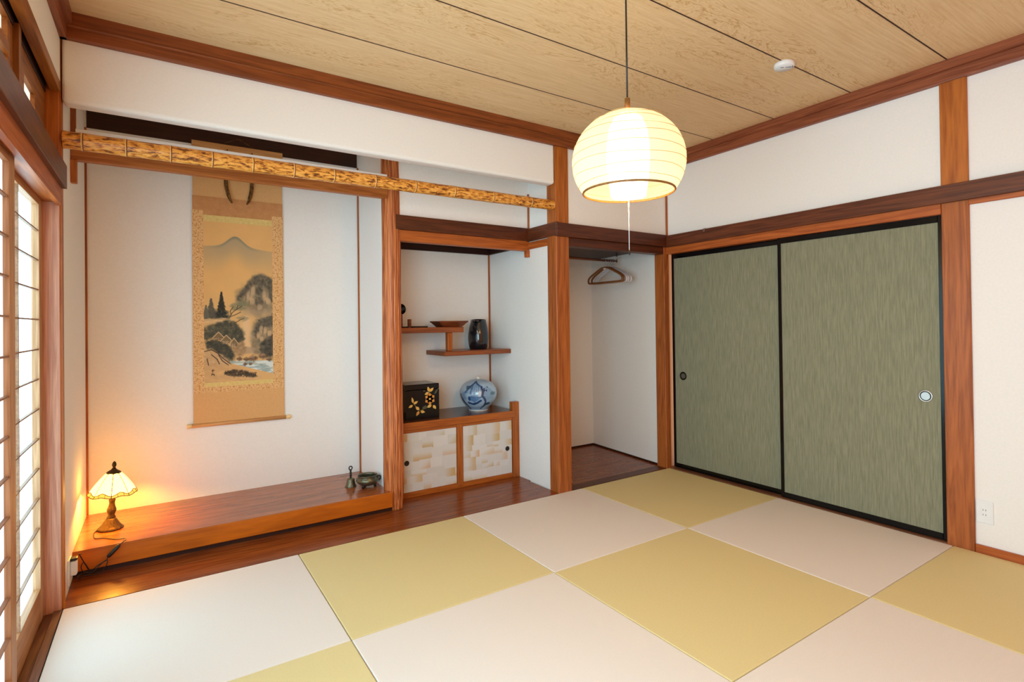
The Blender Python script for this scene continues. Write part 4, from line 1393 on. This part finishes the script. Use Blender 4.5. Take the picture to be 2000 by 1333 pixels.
for off in (0.0, 2.6, -2.6):
    lay2(bl2(off - 0.12, 0.70, 0.42, 0.26, 0.5, 0.4) * 0.7, (112, 148, 186))
    st2([(off - 0.75, 0.62), (off - 0.45, 0.82), (off - 0.2, 0.93), (off + 0.15, 0.80), (off + 0.3, 0.60)], 0.05, (44, 74, 118), 0.9)
    st2([(off - 0.35, 0.84), (off - 0.42, 0.60)], 0.04, (60, 90, 136), 0.8)
    lay2(bl2(off + 0.1, 0.50, 0.9, 0.34, 0.6, 0.8) * 0.35, (120, 156, 194))
    lay2(bl2(off - 0.85, 0.50, 0.30, 0.16, 0.4, 0.9) * 0.55, (92, 126, 168))
    lay2(bl2(off + 0.05, 0.60, 0.12, 0.10, 0.5, 0.6) * 0.7, (214, 226, 232))
    for q in range(5):
        st2([(off - 0.30 + 0.11 * q, 0.86 - 0.03 * abs(q - 2)), (off - 0.34 + 0.12 * q, 0.66)], 0.018, (74, 108, 152), 0.7)
        st2([(off - 0.55 + 0.16 * q, 0.46 + 0.03 * (q % 2)), (off - 0.44 + 0.16 * q, 0.50 - 0.03 * (q % 2))], 0.022, (36, 66, 116), 0.8)
    lay2(bl2(off - 0.62, 0.78, 0.22, 0.06, 0.3, 0.8) * 0.85, (62, 88, 110))
    lay2(bl2(off - 0.28, 0.42, 0.34, 0.12, 0.3, 0.7) * 0.8, (70, 112, 164))
    lay2(bl2(off - 0.50, 0.44, 0.10, 0.09, 0.3, 0.6) * 0.9, (34, 66, 116))
    st2([(off - 0.60, 0.30), (off - 0.3, 0.25), (off - 0.05, 0.30), (off + 0.15, 0.37)], 0.06, (30, 58, 108), 0.95)
    lay2(bl2(off + 0.56, 0.60, 0.36, 0.26, 0.4, 0.5) * 0.7, (110, 142, 176))
    st2([(off + 0.26, 0.70), (off + 0.22, 0.52), (off + 0.42, 0.36), (off + 0.48, 0.22), (off + 0.2, 0.10)], 0.06, (34, 60, 96), 0.9)
    for q in range(6):
        lay2(bl2(off + 0.22 + 0.12 * (q % 4), 0.78 - 0.05 * (q % 3), 0.055, 0.03, 0.3, 0.8) * 0.95, (30, 42, 84))
    lay2(bl2(off + 0.85, 0.58, 0.22, 0.05, 0.3, 0.8) * 0.85, (72, 108, 124))
    lay2(bl2(off + 0.60, 0.25, 0.28, 0.05, 0.4, 0.7) * 0.85, (40, 66, 92))
    lay2(bl2(off - 0.15, 0.12, 0.6, 0.06, 0.5, 0.6) * 0.6, (112, 142, 174))
    st2([(off - 1.15, 0.52), (off - 0.95, 0.30), (off - 0.80, 0.10)], 0.07, (28, 44, 72), 0.9)
lay2((VV < 0.04) * 1.0, (214, 216, 214))


def jar_pt(uu, vv):
    i = min(Hh - 1, int(round(vv * (Hh - 1))))
    a = facing + (uu * 2 - 1) * PI
    return (PP[i].x * math.cos(a), PP[i].x * math.sin(a), PP[i].z)


o = picture('body', 'porcelain', img, jar_pt, t)
for p in o.data.polygons:
    p.use_smooth = True
mb = MB()
mb.lathe([(0.016, 0.244), (0.0145, 0.250), (0.016, 0.258), (0.018, 0.262), (0.013, 0.262), (0.010, 0.25), (0, 0.248)], (0, 0, 0), 28)
mb.build('neck', plain('white_glaze', lin(214, 214, 206), 0.15, 0, 0.3, 0.02), t)
mb = MB()
mb.lathe([(0, 0.0), (0.074, 0.0), (0.07, 0.003), (0, 0.003)], (0, 0, 0), 40)
mb.build('foot', plain('bare_clay', lin(206, 196, 180), 0.6), t)

# ------------------------------------------------------------------ black vase
t = thing('black_vase', 'black glazed vase with notched rim on the lower shelf', 'vase', (2.500, 0.80, 0.990))
mb = MB()
hv = 0.236


def vase_fn(r, z, a):
    return r * (1 + 0.02 * math.sin(3 * a + 8 * z))


mb.lathe([(0, 0.0), (0.066, 0.0), (0.071, 0.006), (0.080, 0.040), (0.084, 0.085), (0.082, 0.125), (0.074, 0.175), (0.064, 0.215), (0.0615, 0.236), (0.056, 0.236), (0.058, 0.215), (0.068, 0.17), (0.074, 0.10), (0.06, 0.02), (0, 0.015)], (0, 0, 0), 56, vase_fn)
for v in mb.bm.verts:
    if v.co.z > 0.205:
        a = math.atan2(v.co.y, v.co.x)
        dd = (a - math.radians(222) + PI) % (2 * PI) - PI
        v.co.z -= 0.030 * math.exp(-(dd / 0.28) ** 2) * (v.co.z - 0.205) / 0.031
        v.co.z += 0.005 * math.sin(a + 0.6)
tag(mb.build('body', 'black_glaze', t), '', '')
del t.children[0]['label'], t.children[0]['category']

# ------------------------------------------------------------------ things on the upper shelf
t = thing('wooden_tray', 'small dark wooden tray with flared sides at the right end of the upper shelf', 'tray', (2.205, 0.735, 1.170))
mb = MB().box(-0.075, 0.075, -0.055, 0.055, 0.0, 0.006, 0.001)
mb.build('tray_board', 'tray', t)
mb = MB()
bx, by, tx, ty, th = 0.075, 0.055, 0.115, 0.080, 0.006
for sx in (-1, 1):
    mb.hexa([(sx * bx, -by, 0.0), (sx * (bx + th), -by, 0.0), (sx * (bx + th), by, 0.0), (sx * bx, by, 0.0), (sx * tx, -ty, 0.040), (sx * (tx + th), -ty, 0.040), (sx * (tx + th), ty, 0.040), (sx * tx, ty, 0.040)])
    mb.hexa([(-bx, sx * by, 0.0), (bx, sx * by, 0.0), (bx, sx * (by + th), 0.0), (-bx, sx * (by + th), 0.0), (-tx, sx * ty, 0.040), (tx, sx * ty, 0.040), (tx, sx * (ty + th), 0.040), (-tx, sx * (ty + th), 0.040)])
mb.build('side', 'tray', t)
mb = MB()
mb.tube([(-tx - 0.003, -ty - 0.003, 0.041), (tx + 0.003, -ty - 0.003, 0.041), (tx + 0.003, ty + 0.003, 0.041), (-tx - 0.003, ty + 0.003, 0.041)], 0.0055, 8, True, False)
mb.build('rim', 'tray', t)
t = thing('shelf_ornament', 'round black ornament on the upper shelf, half hidden by the shaved post', 'ornament', (1.822, 0.755, 1.170))
mb = MB()
mb.tube([(0, -0.006, 0.135), (0, 0.006, 0.135)], 0.040, 28)
mb.build('disc', 'black_lacquer', t)
MB().box(-0.012, 0.012, -0.012, 0.012, 0.0, 0.10, 0.002).build('stand', 'tray', t)
MB().box(-0.05, 0.05, -0.03, 0.03, 0.0, 0.008, 0.002).build('base', 'black_lacquer', t)
t = MB().box(-0.012, 0.012, -0.010, 0.010, 0.0, 0.062, 0.002).build('wooden_block', 'tray')
t.location = (1.905, 0.79, 1.170)
tag(t, 'small upright wooden block beside the round ornament on the upper shelf', 'block')
t = MB().box(-0.055, 0.055, -0.03, 0.03, 0.0, 0.010, 0.002).build('black_slab', 'black_lacquer')
t.location = (1.940, 0.690, 1.170)
tag(t, 'flat black slab lying on the upper shelf before the wooden block', 'slab')

# ------------------------------------------------------------------ closet: rail, hangers, board
t = thing('hanging_rail', 'round wooden rail across the open closet carrying the hangers', 'rail', (0, 0, 0))
MB().tube([(2.79, 0.45, 1.725), (3.70, 0.45, 1.725)], 0.010, 16).build('rod', 'rod', t)
for x in (2.79,):
    MB().tube([(x, 0.45, 1.725), (x + 0.006, 0.45, 1.725)], 0.022, 20).build('end_bracket', 'rod', t)
MB().tube([(3.70, 0.45, 1.725), (3.70, 0.45, 1.80)], 0.006, 10).build('end_bracket', 'steel', t)


def hanger(mat, lab, x, rz, group):
    t = thing('clothes_hanger', lab, 'hanger', (x, 0.45, 1.725), rz, group)
    # hook over the rail
    hk = [(0, 0.0155 * math.cos(q), 0.0155 * math.sin(q)) for q in [math.radians(-35 + 14.5 * i) for i in range(15)]]
    hk = hk + [(0, -0.016, -0.020), (0, -0.004, -0.034), (0, 0, -0.045), (0, 0, -0.062)]
    MB().tube(hk, 0.0020, 8).build('hook', 'steel', t)
    pts = [(0, 0, -0.060), (0, 0.045, -0.068), (0, 0.11, -0.098), (0, 0.17, -0.128), (0, 0.198, -0.152), (0, 0.200, -0.175), (0, 0.186, -0.188), (0, 0.12, -0.190), (0, 0, -0.190),
           (0, -0.12, -0.190), (0, -0.186, -0.188), (0, -0.200, -0.175), (0, -0.198, -0.152), (0, -0.17, -0.128), (0, -0.11, -0.098), (0, -0.045, -0.068)]
    MB().tube(smooth_path(pts + [pts[0]], 4)[:-1], 0.0085, 10, True).build('frame', mat, t)
    MB().box(-0.006, 0.006, -0.014, 0.014, -0.078, -0.050, 0.003).build('hook_collar', 'white_hanger', t)
    return t


hanger('brown_plastic', 'brown wooden hanger nearest the middle post on the closet rail', 3.555, D(2), 'hangers on the closet rail')
hanger('brown_plastic', 'second brown wooden hanger, just behind the first', 3.585, D(-0.5), 'hangers on the closet rail')
for k, (x, rz) in enumerate(((3.612, 1), (3.637, 0), (3.662, 1.5))):
    hanger('white_hanger', ['pale grey hanger right behind the two brown ones', 'middle one of the three pale grey hangers', 'pale grey hanger nearest the closet side wall'][k], x, D(rz), 'hangers on the closet rail')
mb = MB()
mb.hexa([(2.905, 0.14, 0.0), (2.913, 0.14, 0.0), (2.955, 0.50, 0.0), (2.947, 0.50, 0.0), (2.872, 0.14, 0.16), (2.880, 0.14, 0.16), (2.922, 0.50, 0.16), (2.914, 0.50, 0.16)])
tag(mb.build('leaning_board', 'light_board'), 'pale board in the closet, its edge peeking from behind the middle post', 'board')

# ------------------------------------------------------------------ hook on the beam
t = thing('picture_hook', 'tiny wire hook on the dark beam above the left green door', 'hook', (XR - 0.022, -0.385, 1.885))
MB().tube(smooth_path([(0.014, 0.006, 0.006), (-0.004, 0.006, 0.006), (-0.006, 0.005, -0.010), (-0.008, 0, -0.016), (-0.006, -0.005, -0.010), (-0.004, -0.006, 0.006), (0.014, -0.006, 0.006)], 4), 0.0016, 8).build('wire', 'steel', t)

# ------------------------------------------------------------------ smoke detector
t = thing('smoke_detector', 'round white smoke detector on the ceiling over a board joint', 'smoke detector', (3.100, -1.414, ZC))
mb = MB()
mb.lathe([(0, 0.0), (0.047, 0.0), (0.050, -0.004), (0.050, -0.018), (0.046, -0.024), (0, -0.026)], (0, 0, 0), 48)
mb.build('housing', 'white_plastic', t)
mb = MB()
for k in range(9):
    if k == 5:
        continue
    mb.box(-0.030 + 0.006 * k, -0.026 + 0.006 * k, 0.008, 0.0135, -0.0268, -0.0240)
mb.build('lettering', 'blue_ink', t)
t.rotation_euler = (0, 0, math.radians(140))
MB().lathe([(0, -0.0272), (0.003, -0.0270), (0.003, -0.0235)], (-0.034, 0.020, 0), 12).build('indicator', 'grey_detail', t)
MB().lathe([(0, -0.0272), (0.003, -0.0270), (0.003, -0.0235)], (-0.039, 0.006, 0), 12).build('indicator', 'grey_detail', t)

# ------------------------------------------------------------------ pendant lamp
LX, LY = 1.905, -1.450
ZR, ZTOP, RMAX, RRIM = 1.705, 2.018, 0.221, 0.197
t = thing('pendant_lamp', 'round paper pendant lantern hanging lit in the middle of the room', 'lamp', (LX, LY, 0))
MB().tube([(0, 0, 2.07), (0, 0, ZC - 0.03)], 0.0035, 10).build('cord', 'black_plastic', t)
mb = MB()
mb.lathe([(0, ZC), (0.045, ZC), (0.045, ZC - 0.012), (0.02, ZC - 0.032), (0, ZC - 0.033)], (0, 0, 0), 32)
mb.build('ceiling_rose', 'white_plastic', t)
mb = MB()
mb.lathe([(0, 2.018), (0.011, 2.018), (0.011, 2.076), (0.006, 2.080), (0, 2.080)], (0, 0, 0), 20)
mb.build('cap', 'rim', t)


def dome(s):
    """profile from rim (0) to crown (1)"""
    th = math.radians(-38 + (90 + 38) * s)
    k = (ZTOP - ZR) / (1 + math.sin(math.radians(38)))
    z = ZTOP - k * (1 - math.sin(th))
    return (max(RMAX * abs(math.cos(th)) ** 0.92, 0.0), z)


prof = [dome(i / 44) for i in range(44)] + [(0.012, ZTOP + 0.001)]
mb = MB()
mb.lathe(prof, (0, 0, 0), 64)
so = mb.build('lamp_shade', 'pendant_outer', t)
mb = MB()
for i in (3, 7, 11, 15, 19, 23, 27, 31, 35):
    r, z = dome(i / 44)
    mb.tube([((r + 0.0006) * math.cos(q), (r + 0.0006) * math.sin(q), z + 0.003 * math.sin(3 * q + i)) for q in [2 * PI * k / 64 for k in range(64)]], 0.0010, 5, True)
mb.build('rib', 'rib', so)
r, z = dome(0)
mb = MB()
mb.tube([(r * math.cos(q), r * math.sin(q), z) for q in [2 * PI * k / 72 for k in range(72)]], 0.0042, 10, True)
mb.build('rim', 'rim', t)
mb = MB()
mb.lathe([(0.068, ZR - 0.018), (0.078, ZR + 0.05), (0.085, ZR + 0.12), (0.083, ZR + 0.19), (0.074, ZR + 0.25), (0.056, ZTOP - 0.022), (0.030, ZTOP - 0.012)], (0, 0, 0), 48)
mb.build('inner_shade', 'pendant_inner', t)
pc = MB().tube([(0.0, 0, ZR + 0.02), (0.0, 0, 1.475)], 0.0013, 6).build('pull_cord', 'white_plastic', t)
MB().tube([(0, 0, 1.476), (0, 0, 1.470), (0, 0, 1.458), (0, 0, 1.455)], [0.002, 0.0035, 0.0035, 0.002], 10).build('pull_weight', 'dark_bronze', pc)
bl = bpy.data.lights.new('pendant_bulb', 'POINT')
bl.energy, bl.color, bl.shadow_soft_size = 17, (1.0, 0.56, 0.20), 0.06
bo = bpy.data.objects.new('pendant_bulb', bl)
COL.objects.link(bo)
bo.location = (LX, LY, ZR - 0.035)
